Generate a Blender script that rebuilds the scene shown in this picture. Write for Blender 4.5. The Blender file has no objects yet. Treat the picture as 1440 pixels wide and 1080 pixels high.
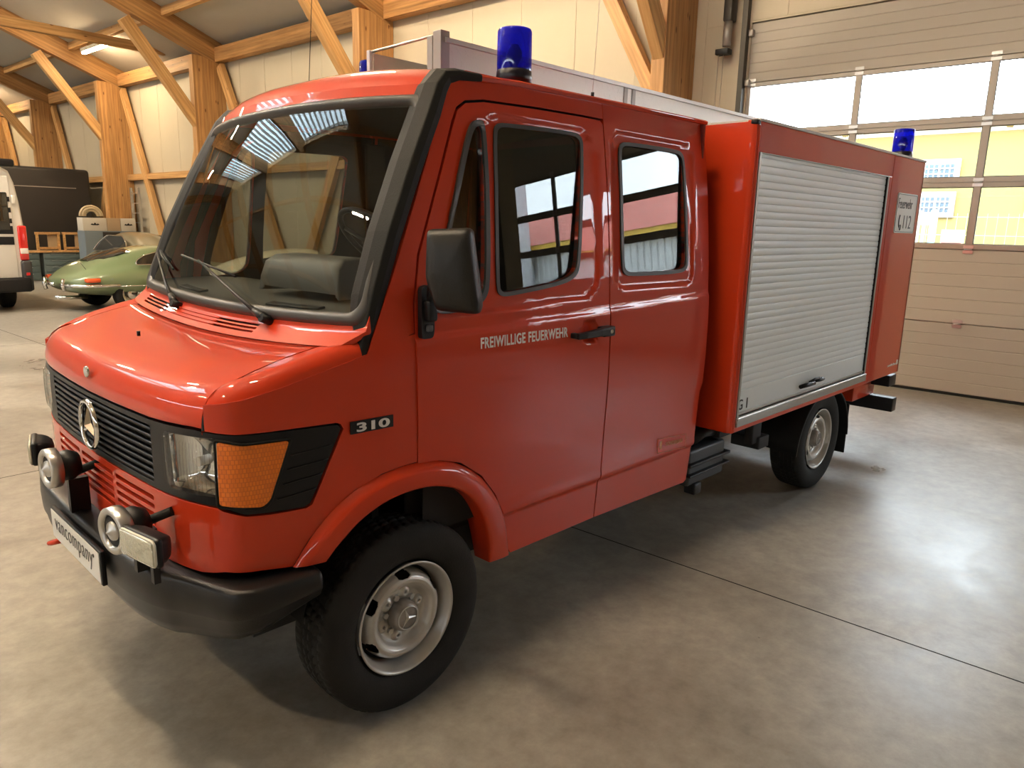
import bpy, bmesh, math, random
from math import pi, sin, cos, sqrt, radians, hypot
from mathutils import Vector as V, Matrix
from mathutils.geometry import tessellate_polygon
random.seed(7)
COL = bpy.context.scene.collection
PSI = 0.05612            # the truck stands slightly askew to the hall
WA = 8.62                # distance of the long wall (hall axis)
YC = 0.88                # truck centre line

# ------------------------------------------------------------------ helpers
def lerp(a, b, t): return a + (b - a) * t
def interp(x, xs, ys_):
    if x <= xs[0]: return ys_[0]
    for i in range(len(xs) - 1):
        if x <= xs[i + 1]:
            return lerp(ys_[i], ys_[i + 1], (x - xs[i]) / (xs[i + 1] - xs[i]))
    return ys_[-1]

ROOTS = {}
def link(o, parent=None):
    COL.objects.link(o)
    if parent is not None:
        o.parent = parent
        o.matrix_parent_inverse = ROOTS[parent.name].inverted()
        ROOTS[o.name] = Matrix.Identity(4)
    return o
def thing(name, label=None, cat=None, loc=(0, 0, 0), rz=0, group=None, kind=None):
    o = bpy.data.objects.new(name, None); COL.objects.link(o)
    o.empty_display_size = .1
    o.location = loc; o.rotation_euler = (0, 0, rz)
    ROOTS[o.name] = Matrix.Translation(V(loc)) @ Matrix.Rotation(rz, 4, 'Z')
    tag(o, label, cat, group, kind); return o
def tag(o, label=None, cat=None, group=None, kind=None):
    if label: o['label'] = label
    if cat: o['category'] = cat
    if group: o['group'] = group
    if kind: o['kind'] = kind
    return o

class MB:
    """collects shapes into one mesh"""
    def __init__(s): s.v = []; s.f = []; s.sm = []; s.mi = []; s.cur = 0; s.nrm = {}
    def add(s, vs, fs, smooth=False, M=None):
        b = len(s.v)
        for p in vs:
            p = V(p); s.v.append(M @ p if M is not None else p)
        for f in fs:
            s.f.append([b + i for i in f]); s.sm.append(smooth); s.mi.append(s.cur)
        return s
    def box(s, x0, x1, y0, y1, z0, z1, M=None):
        vs = [(x, y, z) for x in (x0, x1) for y in (y0, y1) for z in (z0, z1)]
        return s.add(vs, [(0, 1, 3, 2), (4, 6, 7, 5), (0, 4, 5, 1), (2, 3, 7, 6), (0, 2, 6, 4), (1, 5, 7, 3)], M=M)
    def rbox(s, x0, x1, y0, y1, z0, z1, r, M=None, seg=3):
        bm = bmesh.new()
        bmesh.ops.create_cube(bm, size=1)
        for v in bm.verts:
            v.co = V((lerp(x0, x1, v.co.x + .5), lerp(y0, y1, v.co.y + .5), lerp(z0, z1, v.co.z + .5)))
        bmesh.ops.bevel(bm, geom=bm.edges[:] + bm.verts[:], offset=r, segments=seg, profile=.5, affect='EDGES')
        bm.verts.index_update()
        s.add([v.co.copy() for v in bm.verts], [[v.index for v in f.verts] for f in bm.faces], True, M)
        bm.free(); return s
    def grid(s, rows, cu=False, cv=False, smooth=True, flip=False, M=None, mask=None):
        n, m = len(rows), len(rows[0]); vs = [p for r in rows for p in r]; fs = []
        for i in range(n if cv else n - 1):
            for j in range(m if cu else m - 1):
                if mask and not mask(i, j): continue
                a, b, c, d = i * m + j, i * m + (j + 1) % m, ((i + 1) % n) * m + (j + 1) % m, ((i + 1) % n) * m + j
                fs.append((a, d, c, b) if flip else (a, b, c, d))
        return s.add(vs, fs, smooth, M)
    def tube(s, pts, r, n=10, closed=False, caps=True, M=None, prof=None, up=None):
        pts = [V(p) for p in pts]; N = len(pts); rows = []
        rs = r if isinstance(r, (list, tuple)) else [r] * N
        t0 = (pts[1] - pts[0]).normalized()
        if up is None: up = V((0, 0, 1)) if abs(t0.z) < .9 else V((1, 0, 0))
        up = V(up); a = (up - t0 * up.dot(t0)).normalized()
        for i in range(N):
            if closed: t = (pts[(i + 1) % N] - pts[i - 1]).normalized()
            elif i == 0: t = t0
            elif i == N - 1: t = (pts[-1] - pts[-2]).normalized()
            else: t = ((pts[i + 1] - pts[i]).normalized() + (pts[i] - pts[i - 1]).normalized()).normalized()
            a = (a - t * a.dot(t)).normalized(); b = t.cross(a)
            if prof:
                rows.append([pts[i] + a * (u * rs[i]) + b * (w * rs[i]) for u, w in prof])
            else:
                rows.append([pts[i] + a * rs[i] * cos(2 * pi * k / n) + b * rs[i] * sin(2 * pi * k / n) for k in range(n)])
        s.grid(rows, cu=True, cv=closed, smooth=prof is None, M=M)
        if caps and not closed:
            s.add(rows[0], [list(range(len(rows[0])))[::-1]], M=M); s.add(rows[-1], [list(range(len(rows[0])))], M=M)
        return s
    def lathe(s, prof, n=48, M=None, smooth=True, mask=None):
        """prof: (radius, height) revolved round local Z"""
        rows = [[(r * cos(2 * pi * k / n), r * sin(2 * pi * k / n), h) for k in range(n)] for r, h in prof]
        return s.grid(rows, cu=True, smooth=smooth, M=M, mask=mask)
    def cyl(s, p0, p1, r, n=24, r1=None):
        return s.tube([p0, p1], [r, r if r1 is None else r1], n)
    def prism(s, poly, h0, h1, M=None, smooth=False):
        """2D polygon extruded along local Z"""
        n = len(poly); vs = [(x, y, h0) for x, y in poly] + [(x, y, h1) for x, y in poly]
        tri = tessellate_polygon([[V((x, y, 0)) for x, y in poly]])
        fs = [t for t in tri] + [[i + n for i in t][::-1] for t in tri]
        fs += [(i, (i + 1) % n, n + (i + 1) % n, n + i) for i in range(n)]
        return s.add(vs, fs, smooth, M)
    def build(s, name, mat, parent=None, bevel=0, seg=2, auto=None, weld=True):
        me = bpy.data.meshes.new(name)
        me.from_pydata([tuple(p) for p in s.v], [], s.f)
        mats = mat if isinstance(mat, (list, tuple)) else [mat]
        for m in mats: me.materials.append(m)
        me.polygons.foreach_set('use_smooth', s.sm); me.polygons.foreach_set('material_index', s.mi)
        bm = bmesh.new(); bm.from_mesh(me)
        if weld: bmesh.ops.remove_doubles(bm, verts=bm.verts[:], dist=1e-5)
        bmesh.ops.recalc_face_normals(bm, faces=bm.faces[:]); bm.to_mesh(me); bm.free()
        o = bpy.data.objects.new(name, me); link(o, parent)
        if bevel:
            b = o.modifiers.new('bevel', 'BEVEL'); b.width = bevel; b.segments = seg
            b.limit_method = 'ANGLE'; b.angle_limit = radians(40); b.harden_normals = False
        return o

def rect(x0, x1, y0, y1, r=0, n=5):
    if r <= 0: return [(x0, y0), (x1, y0), (x1, y1), (x0, y1)]
    out = []
    for cx, cy, a in ((x1 - r, y0 + r, -pi / 2), (x1 - r, y1 - r, 0), (x0 + r, y1 - r, pi / 2), (x0 + r, y0 + r, pi)):
        for k in range(n + 1): out.append((cx + r * cos(a + pi / 2 * k / n), cy + r * sin(a + pi / 2 * k / n)))
    return out
def smooth_poly(pts, it=2):
    """corner-cutting to round an outline"""
    for _ in range(it):
        q = []
        for i in range(len(pts)):
            a, b = pts[i], pts[(i + 1) % len(pts)]
            q += [(a[0] * .75 + b[0] * .25, a[1] * .75 + b[1] * .25), (a[0] * .25 + b[0] * .75, a[1] * .25 + b[1] * .75)]
        pts = q
    return pts
def round_poly(pts, r, n=4):
    """fillet all corners of an outline with radius about r"""
    out = []
    for i in range(len(pts)):
        a, b, c = V(pts[i - 1]), V(pts[i]), V(pts[(i + 1) % len(pts)])
        u, w = (a - b), (c - b); ru = min(r, u.length * .45); rw = min(r, w.length * .45)
        p, q = b + u.normalized() * ru, b + w.normalized() * rw
        for k in range(n + 1):
            t = k / n; out.append(tuple(p * (1 - t) ** 2 + b * 2 * t * (1 - t) + q * t * t))
    return out

def patch(name, outer, holes, fmap, mat, parent=None, step=(.06, .03), thick=.012, rimdir=None, mir=False, flip=False, weld=False):
    """a sheet cut from a 2D outline (with holes), bent on to a surface; fmap(u,v,d) gives the point d below the surface"""
    loops = [outer] + list(holes)
    flat = [V((x, y, 0)) for l in loops for x, y in l]
    tris = tessellate_polygon([[V((x, y, 0)) for x, y in l] for l in loops])
    bm = bmesh.new(); vs = [bm.verts.new(p) for p in flat]
    for t in tris:
        try: bm.faces.new([vs[i] for i in t])
        except ValueError: pass
    bm.normal_update()
    us = [p.x for p in flat]; ws = [p.y for p in flat]
    for ax, st, lo, hi in ((0, step[0], min(us), max(us)), (1, step[1], min(ws), max(ws))):
        k = math.floor(lo / st) + 1
        while k * st < hi:
            co = (k * st, 0, 0) if ax == 0 else (0, k * st, 0); no = (1, 0, 0) if ax == 0 else (0, 1, 0)
            bmesh.ops.bisect_plane(bm, geom=bm.verts[:] + bm.edges[:] + bm.faces[:], dist=1e-6, plane_co=co, plane_no=no)
            k += 1
    bmesh.ops.dissolve_limit(bm, angle_limit=.0001, verts=[], edges=[e for e in bm.edges if len(e.link_faces) == 2 and abs(e.verts[0].co.x - e.verts[1].co.x) > 1e-6 and abs(e.verts[0].co.y - e.verts[1].co.y) > 1e-6])
    for f in bm.faces:
        if f.normal.z < 0: f.normal_flip()
    bm.verts.index_update(); bm.faces.ensure_lookup_table()
    uv = [(v.co.x, v.co.y) for v in bm.verts]
    faces = [[v.index for v in f.verts] for f in bm.faces]
    rim = []
    for f in bm.faces:
        L = [v.index for v in f.verts]
        for i, lp in enumerate(f.loops):
            if len(lp.edge.link_faces) == 1: rim.append((L[i], L[(i + 1) % len(L)]))
    bm.free()
    def P(u, w, d):
        p = V(fmap(u, w, d))
        return V((p.x, 2 * YC - p.y, p.z)) if mir else p
    e = .004
    pts = []; nor = []
    for u, w in uv:
        p = P(u, w, 0); pts.append(p)
        du = P(u + e, w, 0) - P(u - e, w, 0); dw = P(u, w + e, 0) - P(u, w - e, 0)
        n = du.cross(dw); n.normalize()
        out = P(u, w, 0) - P(u, w, .01)
        if n.dot(out) < 0: n = -n
        nor.append(n)
    n0 = len(uv)
    F = []; NL = []
    for f in faces:
        p = [pts[i] for i in f]
        nn = V((0, 0, 0))
        for i in range(len(p)): nn += (p[i] - p[0]).cross(p[(i + 1) % len(p)] - p[0])
        if nn.dot(nor[f[0]]) < 0: f = f[::-1]
        F.append(f); NL += [nor[i] for i in f]
    vs = list(pts)
    if thick > 0:
        idx = {}
        for a, b in rim:
            for i in (a, b):
                if i not in idx:
                    idx[i] = len(vs); vs.append(P(*uv[i], min(.003, thick / 2))); vs.append(P(*uv[i], thick))
        for a, b in rim:
            q = [a, b, idx[b], idx[a]]
            pa, pb, pc, pd = [vs[i] for i in q]
            nn = (pb - pa).cross(pd - pa)
            if nn.length < 1e-12: nn = V((0, 0, 1))
            nn.normalize()
            m = (V(uv[a]) + V(uv[b])) / 2; t = V(uv[b]) - V(uv[a]); o2 = V((t.y, -t.x))
            o2 = o2 / max(o2.length, 1e-9) * .004
            od = P(m.x + o2.x, m.y + o2.y, 0) - P(m.x, m.y, 0)
            if nn.dot(od) < 0: nn = -nn; q = q[::-1]
            F.append(q); NL += [nor[i] if i < n0 else nn for i in q]
            q2 = [idx[a], idx[b], idx[b] + 1, idx[a] + 1]
            n2 = (vs[q2[1]] - vs[q2[0]]).cross(vs[q2[3]] - vs[q2[0]])
            if n2.dot(nn) < 0: q2 = q2[::-1]
            F.append(q2); NL += [nn] * 4
    me = bpy.data.meshes.new(name); me.from_pydata([tuple(p) for p in vs], [], F)
    me.materials.append(mat); me.polygons.foreach_set('use_smooth', [True] * len(F))
    me.normals_split_custom_set([tuple(n) for n in NL])
    o = bpy.data.objects.new(name, me); link(o, parent); return o

# ------------------------------------------------------------------ materials
def nmat(name):
    m = bpy.data.materials.new(name); m.use_nodes = True
    nt = m.node_tree; b = nt.nodes['Principled BSDF']; return m, nt, b
def setp(b, **k):
    for n, v in k.items():
        n = n.replace('_', ' ')
        if n in b.inputs: b.inputs[n].default_value = v
def pbr(name, col, rough=.5, metal=0, coat=0, coat_rough=.03, spec=.5, bump=0, bscale=60, var=0, vscale=4, rvar=0):
    m, nt, b = nmat(name)
    setp(b, Base_Color=(*col, 1), Roughness=rough, Metallic=metal, Coat_Weight=coat, Coat_Roughness=coat_rough)
    b.inputs['Specular IOR Level'].default_value = spec
    if var or rvar or bump:
        tc = nt.nodes.new('ShaderNodeTexCoord')
    if var or rvar:
        n = nt.nodes.new('ShaderNodeTexNoise'); n.inputs['Scale'].default_value = vscale; n.inputs['Detail'].default_value = 6
        nt.links.new(tc.outputs['Object'], n.inputs['Vector'])
    if var:
        r = nt.nodes.new('ShaderNodeValToRGB')
        r.color_ramp.elements[0].color = (*[c * (1 - var) for c in col], 1); r.color_ramp.elements[1].color = (*[min(1, c * (1 + var)) for c in col], 1)
        r.color_ramp.elements[0].position = .3; r.color_ramp.elements[1].position = .7
        nt.links.new(n.outputs['Fac'], r.inputs['Fac']); nt.links.new(r.outputs['Color'], b.inputs['Base Color'])
    if rvar:
        mr = nt.nodes.new('ShaderNodeMapRange'); mr.inputs['To Min'].default_value = rough - rvar; mr.inputs['To Max'].default_value = rough + rvar
        nt.links.new(n.outputs['Fac'], mr.inputs['Value']); nt.links.new(mr.outputs['Result'], b.inputs['Roughness'])
    if bump:
        n2 = nt.nodes.new('ShaderNodeTexNoise'); n2.inputs['Scale'].default_value = bscale; n2.inputs['Detail'].default_value = 3
        nt.links.new(tc.outputs['Object'], n2.inputs['Vector'])
        bp = nt.nodes.new('ShaderNodeBump'); bp.inputs['Strength'].default_value = bump; bp.inputs['Distance'].default_value = .01
        nt.links.new(n2.outputs['Fac'], bp.inputs['Height']); nt.links.new(bp.outputs['Normal'], b.inputs['Normal'])
    return m
def glass_mat(name, tint=(.9, .95, .93), f0=.045, rough=0.0):
    """thin pane: passes light straight, reflects more at grazing angles"""
    m = bpy.data.materials.new(name); m.use_nodes = True; nt = m.node_tree; nt.nodes.clear()
    out = nt.nodes.new('ShaderNodeOutputMaterial'); mix = nt.nodes.new('ShaderNodeMixShader')
    tr = nt.nodes.new('ShaderNodeBsdfTransparent'); gl = nt.nodes.new('ShaderNodeBsdfGlossy')
    tr.inputs['Color'].default_value = (*tint, 1); gl.inputs['Roughness'].default_value = rough
    lw = nt.nodes.new('ShaderNodeLayerWeight'); lw.inputs['Blend'].default_value = .5
    pw = nt.nodes.new('ShaderNodeMath'); pw.operation = 'POWER'; pw.inputs[1].default_value = 5
    ma = nt.nodes.new('ShaderNodeMath'); ma.operation = 'MULTIPLY_ADD'; ma.inputs[1].default_value = 1 - f0; ma.inputs[2].default_value = f0
    nt.links.new(lw.outputs['Facing'], pw.inputs[0]); nt.links.new(pw.outputs[0], ma.inputs[0])
    nt.links.new(ma.outputs[0], mix.inputs['Fac']); nt.links.new(tr.outputs[0], mix.inputs[1]); nt.links.new(gl.outputs[0], mix.inputs[2])
    nt.links.new(mix.outputs[0], out.inputs['Surface']); return m
def emit(name, col, s):
    m = bpy.data.materials.new(name); m.use_nodes = True; nt = m.node_tree; nt.nodes.clear()
    out = nt.nodes.new('ShaderNodeOutputMaterial'); e = nt.nodes.new('ShaderNodeEmission')
    e.inputs['Color'].default_value = (*col, 1); e.inputs['Strength'].default_value = s
    nt.links.new(e.outputs[0], out.inputs['Surface']); return m
def wood_mat(name, c0, c1, scale=1.0):
    m, nt, b = nmat(name); tc = nt.nodes.new('ShaderNodeTexCoord')
    mp = nt.nodes.new('ShaderNodeMapping'); mp.inputs['Scale'].default_value = (.5 * scale, 9 * scale, 9 * scale)
    nt.links.new(tc.outputs['Object'], mp.inputs['Vector'])
    n = nt.nodes.new('ShaderNodeTexNoise'); n.inputs['Scale'].default_value = 2.2; n.inputs['Detail'].default_value = 8; n.inputs['Roughness'].default_value = .6
    nt.links.new(mp.outputs[0], n.inputs['Vector'])
    r = nt.nodes.new('ShaderNodeValToRGB'); r.color_ramp.elements[0].position = .32; r.color_ramp.elements[1].position = .68
    r.color_ramp.elements[0].color = (*c0, 1); r.color_ramp.elements[1].color = (*c1, 1)
    nt.links.new(n.outputs['Fac'], r.inputs['Fac'])
    # glulam layers of slightly different tone
    mp2 = nt.nodes.new('ShaderNodeMapping'); mp2.inputs['Scale'].default_value = (.35, .001, 22)
    nt.links.new(tc.outputs['Object'], mp2.inputs['Vector'])
    wn_ = nt.nodes.new('ShaderNodeTexNoise'); wn_.inputs['Scale'].default_value = 1; wn_.inputs['Detail'].default_value = 0
    nt.links.new(mp2.outputs[0], wn_.inputs['Vector'])
    # knots
    mp3 = nt.nodes.new('ShaderNodeMapping'); mp3.inputs['Scale'].default_value = (2.2, 6, 6)
    nt.links.new(tc.outputs['Object'], mp3.inputs['Vector'])
    vo = nt.nodes.new('ShaderNodeTexVoronoi'); vo.inputs['Scale'].default_value = 1.0
    nt.links.new(mp3.outputs[0], vo.inputs['Vector'])
    kr = nt.nodes.new('ShaderNodeValToRGB'); kr.color_ramp.elements[0].position = .06; kr.color_ramp.elements[1].position = .12
    kr.color_ramp.elements[0].color = (.35, .25, .2, 1); kr.color_ramp.elements[1].color = (1, 1, 1, 1)
    nt.links.new(vo.outputs['Distance'], kr.inputs['Fac'])
    mx = nt.nodes.new('ShaderNodeMix'); mx.data_type = 'RGBA'; mx.blend_type = 'MULTIPLY'; mx.inputs['Factor'].default_value = 1
    nt.links.new(r.outputs['Color'], mx.inputs['A']); nt.links.new(kr.outputs['Color'], mx.inputs['B'])
    mx2 = nt.nodes.new('ShaderNodeMix'); mx2.data_type = 'RGBA'; mx2.blend_type = 'OVERLAY'; mx2.inputs['Factor'].default_value = .45
    nt.links.new(mx.outputs['Result'], mx2.inputs['A']); nt.links.new(wn_.outputs['Fac'], mx2.inputs['B'])
    nt.links.new(mx2.outputs['Result'], b.inputs['Base Color']); setp(b, Roughness=.55)
    return m
def floor_mat():
    m, nt, b = nmat('polished concrete'); tc = nt.nodes.new('ShaderNodeTexCoord')
    n = nt.nodes.new('ShaderNodeTexNoise'); n.inputs['Scale'].default_value = .9; n.inputs['Detail'].default_value = 9; n.inputs['Roughness'].default_value = .62; n.inputs['Distortion'].default_value = .6
    n2 = nt.nodes.new('ShaderNodeTexNoise'); n2.inputs['Scale'].default_value = 9; n2.inputs['Detail'].default_value = 8; n2.inputs['Roughness'].default_value = .7
    for k in (n, n2): nt.links.new(tc.outputs['Object'], k.inputs['Vector'])
    r = nt.nodes.new('ShaderNodeValToRGB'); e = r.color_ramp.elements
    e[0].position = .3; e[0].color = (.205, .185, .155, 1); e[1].position = .72; e[1].color = (.37, .345, .30, 1)
    nt.links.new(n.outputs['Fac'], r.inputs['Fac'])
    r2 = nt.nodes.new('ShaderNodeValToRGB'); r2.color_ramp.elements[0].position = .3; r2.color_ramp.elements[0].color = (.72, .72, .72, 1); r2.color_ramp.elements[1].position = .7; r2.color_ramp.elements[1].color = (1.15, 1.15, 1.15, 1)
    nt.links.new(n2.outputs['Fac'], r2.inputs['Fac'])
    mx = nt.nodes.new('ShaderNodeMix'); mx.data_type = 'RGBA'; mx.blend_type = 'MULTIPLY'; mx.inputs['Factor'].default_value = 1
    nt.links.new(r.outputs['Color'], mx.inputs['A']); nt.links.new(r2.outputs['Color'], mx.inputs['B'])
    # faint fine cracks and specks
    vo = nt.nodes.new('ShaderNodeTexVoronoi'); vo.inputs['Scale'].default_value = 2.2; nt.links.new(tc.outputs['Object'], vo.inputs['Vector'])
    kr = nt.nodes.new('ShaderNodeValToRGB'); kr.color_ramp.elements[0].position = .008; kr.color_ramp.elements[0].color = (.35, .32, .3, 1); kr.color_ramp.elements[1].position = .014
    nt.links.new(vo.outputs['Distance'], kr.inputs['Fac'])
    mx2 = nt.nodes.new('ShaderNodeMix'); mx2.data_type = 'RGBA'; mx2.blend_type = 'MULTIPLY'; mx2.inputs['Factor'].default_value = .6
    nt.links.new(mx.outputs['Result'], mx2.inputs['A']); nt.links.new(kr.outputs['Color'], mx2.inputs['B'])
    nt.links.new(mx2.outputs['Result'], b.inputs['Base Color'])
    mr = nt.nodes.new('ShaderNodeMapRange'); mr.inputs['From Min'].default_value = .3; mr.inputs['From Max'].default_value = .7
    mr.inputs['To Min'].default_value = .26; mr.inputs['To Max'].default_value = .5
    nt.links.new(n.outputs['Fac'], mr.inputs['Value']); nt.links.new(mr.outputs['Result'], b.inputs['Roughness'])
    bp = nt.nodes.new('ShaderNodeBump'); bp.inputs['Strength'].default_value = .12; bp.inputs['Distance'].default_value = .01
    nt.links.new(n2.outputs['Fac'], bp.inputs['Height']); nt.links.new(bp.outputs['Normal'], b.inputs['Normal'])
    return m

RED = pbr('red paint', (.58, .040, .008), .5, coat=.8, coat_rough=.02, spec=.15)
REDD = pbr('red inner paint', (.12, .008, .005), .45, coat=.6, coat_rough=.08)
RUB = pbr('black rubber', (.011, .011, .010), .6, spec=.22, bump=.15, bscale=200)
SEAL = pbr('grey window rubber', (.034, .032, .028), .42, spec=.45)
PLA = pbr('black plastic', (.006, .006, .007), .42, spec=.35, bump=.08, bscale=300)
BUMP = pbr('bumper plastic', (.008, .0078, .008), .38, spec=.4, bump=.1, bscale=260, rvar=.06)
TYRE = pbr('tyre rubber', (.015, .014, .012), .75, spec=.3, bump=.2, bscale=150, var=.2, vscale=9)
SILV = pbr('silver wheel paint', (.55, .53, .49), .38, metal=.55, coat=.3, coat_rough=.2, var=.12, vscale=7)
RUST = pbr('dull hub steel', (.30, .27, .24), .5, metal=.4, var=.25, vscale=20)
CHR = pbr('chrome', (.85, .84, .82), .09, metal=1)
ALU = pbr('anodised aluminium', (.62, .61, .58), .3, metal=.85)
ALUD = pbr('grey aluminium', (.36, .34, .31), .4, metal=.6)
SLAT = pbr('roller shutter aluminium', (.76, .80, .80), .45, metal=.1)
WHT = pbr('white enamel', (.78, .77, .73), .35)
LETW = pbr('silver lettering foil', (.85, .81, .78), .4)
DARK = pbr('dark underside', (.012, .012, .012), .7)
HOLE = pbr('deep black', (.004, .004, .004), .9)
LIN = pbr('dark cab lining', (.020, .017, .015), .8, spec=.2)
DASH = pbr('grey dashboard plastic', (.062, .061, .055), .5, bump=.15, bscale=400)
AMB_M, nt, b = nmat('amber lens'); setp(b, Base_Color=(.85, .19, .008, 1), Roughness=.4, Coat_Weight=.6)
b.inputs['Subsurface Weight'].default_value = .0
tc = nt.nodes.new('ShaderNodeTexCoord'); wv = nt.nodes.new('ShaderNodeTexBrick')
wv.inputs['Scale'].default_value = 30; wv.inputs['Mortar Size'].default_value = .04; wv.inputs['Brick Width'].default_value = .3; wv.inputs['Row Height'].default_value = .45
wv.inputs['Color1'].default_value = (.95, .23, .006, 1); wv.inputs['Color2'].default_value = (.84, .18, .004, 1); wv.inputs['Mortar'].default_value = (.74, .15, .003, 1)
mp = nt.nodes.new('ShaderNodeMapping'); mp.inputs['Rotation'].default_value = (pi / 2, 0, 0)
nt.links.new(tc.outputs['Object'], mp.inputs['Vector']); nt.links.new(mp.outputs[0], wv.inputs['Vector'])
nt.links.new(wv.outputs['Color'], b.inputs['Base Color'])
bp_ = nt.nodes.new('ShaderNodeBump'); bp_.inputs['Strength'].default_value = .5; bp_.inputs['Distance'].default_value = .003
nt.links.new(wv.outputs['Fac'], bp_.inputs['Height']); nt.links.new(bp_.outputs['Normal'], b.inputs['Normal'])
BLUE = bpy.data.materials.new('blue beacon dome'); BLUE.use_nodes = True; nt = BLUE.node_tree; nt.nodes.clear()
_o = nt.nodes.new('ShaderNodeOutputMaterial'); _m = nt.nodes.new('ShaderNodeMixShader'); _t = nt.nodes.new('ShaderNodeBsdfTransparent'); _p = nt.nodes.new('ShaderNodeBsdfPrincipled')
_t.inputs['Color'].default_value = (.06, .09, .95, 1); _m.inputs['Fac'].default_value = .4
setp(_p, Base_Color=(.004, .008, .5, 1), Roughness=.08, Coat_Weight=1)
nt.links.new(_t.outputs[0], _m.inputs[1]); nt.links.new(_p.outputs[0], _m.inputs[2]); nt.links.new(_m.outputs[0], _o.inputs['Surface'])
GLS = glass_mat('side glass', (.55, .57, .55), .06)
WSG = glass_mat('windscreen glass', (.80, .83, .80), .05)
LENS = glass_mat('lamp lens', (.92, .93, .92), .07, .03)
PANE = glass_mat('door pane', (.93, .95, .95), .04)
WOOD = wood_mat('spruce glulam', (.29, .14, .045), (.50, .275, .105))
WOOD2 = wood_mat('spruce planed', (.38, .20, .07), (.58, .35, .145))
CONC = floor_mat()
WALLM = pbr('wall panel', (.46, .41, .31), .6, var=.03, vscale=1)
CEIL = pbr('ceiling panel', (.47, .44, .38), .7, var=.03, vscale=1)
GDOOR = pbr('garage door panel', (.38, .35, .30), .5, bump=.2, bscale=500)
GDALU = pbr('door frame aluminium', (.33, .30, .26), .4, metal=.3)
TRACK = pbr('dark steel track', (.06, .055, .045), .45, metal=.5)

# ------------------------------------------------------------------ truck body surfaces
PZ = [.35, .43, .63, .85, 1.08, 1.34, 1.5, 1.68, 2.0, 2.32, 2.42]
PY = [-.078, -.083, -.098, -.105, -.110, -.110, -.103, -.092, -.060, -.014, .004]
def _prof0(z): return interp(z, PZ, PY)
def prof(z):  # smoothed side section
    return sum(_prof0(z + k * .05) * w for k, w in ((-2, .1), (-1, .2), (0, .4), (1, .2), (2, .1)))
def ys(x, z):
    y = prof(z)
    if x < .6: y += .062 * ((.6 - x) / .7) ** 2
    return y
def side(x, z, d=0): return (x, ys(x, z) + d, z)
# press features on the side: sill crease and waist step
def sidep(x, z, d=0):
    y = ys(x, z)
    def step(t): t = max(0., min(1., t)); return t * t * (3 - 2 * t)
    # sill below the crease stands in a little; a soft rounded ledge sits above it
    y += .014 * step((.645 - z) / .02) - .004 * math.exp(-((z - .66) / .02) ** 2)
    # waist crease running up towards the rear
    zc = 1.43 + .035 * (x - .6)
    if x > .58: y -= .007 * step((zc - z) / .03 + .5) * step((z - .8) / .4)
    return (x, y + d, z)
# plan outline of the nose, from the centre line round the corner to the side
_PL = [(.88, -.185), (.6, -.181), (.3, -.165), (.16, -.148), (.09, -.131), (.045, -.115), (.02, -.102), (-.002, -.086), (-.022, -.066), (-.038, -.042), (-.049, -.015), (-.057, .015), (-.064, .05), (-.072, .1), (-.0775, .15), (-.0865, .22), (-.0935, .3), (-.104, .42), (-.1085, .5), (-.110, .6), (-.110, .8), (-.110, 1.2)]
PLN = []
for i in range(len(_PL) - 1):
    for k in range(10):
        t = k / 10; p0 = _PL[max(i - 1, 0)]; p1 = _PL[i]; p2 = _PL[i + 1]; p3 = _PL[min(i + 2, len(_PL) - 1)]
        PLN.append(tuple(.5 * (2 * p1[a] + (p2[a] - p0[a]) * t + (2 * p0[a] - 5 * p1[a] + 4 * p2[a] - p3[a]) * t * t + (3 * p1[a] - p0[a] - 3 * p2[a] + p3[a]) * t ** 3) for a in (0, 1)))
PLN.append(_PL[-1])
for _ in range(3):
    PLN = [PLN[0]] + [tuple((PLN[i - 1][a] + 2 * PLN[i][a] + PLN[i + 1][a]) / 4 for a in (0, 1)) for i in range(1, len(PLN) - 1)] + [PLN[-1]]
PLS = [0]
for i in range(1, len(PLN)): PLS.append(PLS[-1] + hypot(PLN[i][0] - PLN[i - 1][0], PLN[i][1] - PLN[i - 1][1]))
def plan(s):
    a = abs(s); y = interp(a, PLS, [p[0] for p in PLN]); x = interp(a, PLS, [p[1] for p in PLN])
    a2 = a + .01; a1 = max(0, a - .01)
    tx = interp(a2, PLS, [p[1] for p in PLN]) - interp(a1, PLS, [p[1] for p in PLN]); ty = interp(a2, PLS, [p[0] for p in PLN]) - interp(a1, PLS, [p[0] for p in PLN])
    l = hypot(tx, ty); nx, ny = ty / l, -tx / l     # outward normal (towards -x / -y)
    return x, y, nx, ny
def s_of_y(y): return next(PLS[i] for i in range(len(PLN)) if PLN[i][0] <= y)
def s_of_x(x): return next(PLS[i] for i in range(len(PLN)) if PLN[i][1] >= x and PLN[i][0] < .3)
def nose(s, z, d=0):
    """lower nose and fender: s runs round the plan outline (negative = far side), z up, d inward"""
    x, y, nx, ny = plan(s)
    w = max(0., min(1., (abs(s) - .84) / .2)); y += w * (prof(z) + .110)
    x -= nx * d; y -= ny * d
    if s < 0: y = 2 * YC - y
    return (x, y, z)
# windscreen surface
def ws(u, v, d=0):
    xb = .335 + .055 * u * u + .012 * u ** 8; yb = .965 * u; zb = 1.472 + .03 * u * u
    xt = .645 + .125 * abs(u) ** 2.4; yt = .86 * u; zt = 2.305 - .015 * u * u
    x = lerp(xb, xt, v) - .02 * sin(pi * max(0, min(1, v))); y = lerp(yb, yt, v); z = lerp(zb, zt, v)
    return (x + d * .92, YC - y, z - d * .38)

TR = thing('fire_truck', 'red double-cab fire truck with white roller shutter body and blue beacons', 'fire truck', (2.6, YC, 0))

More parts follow.
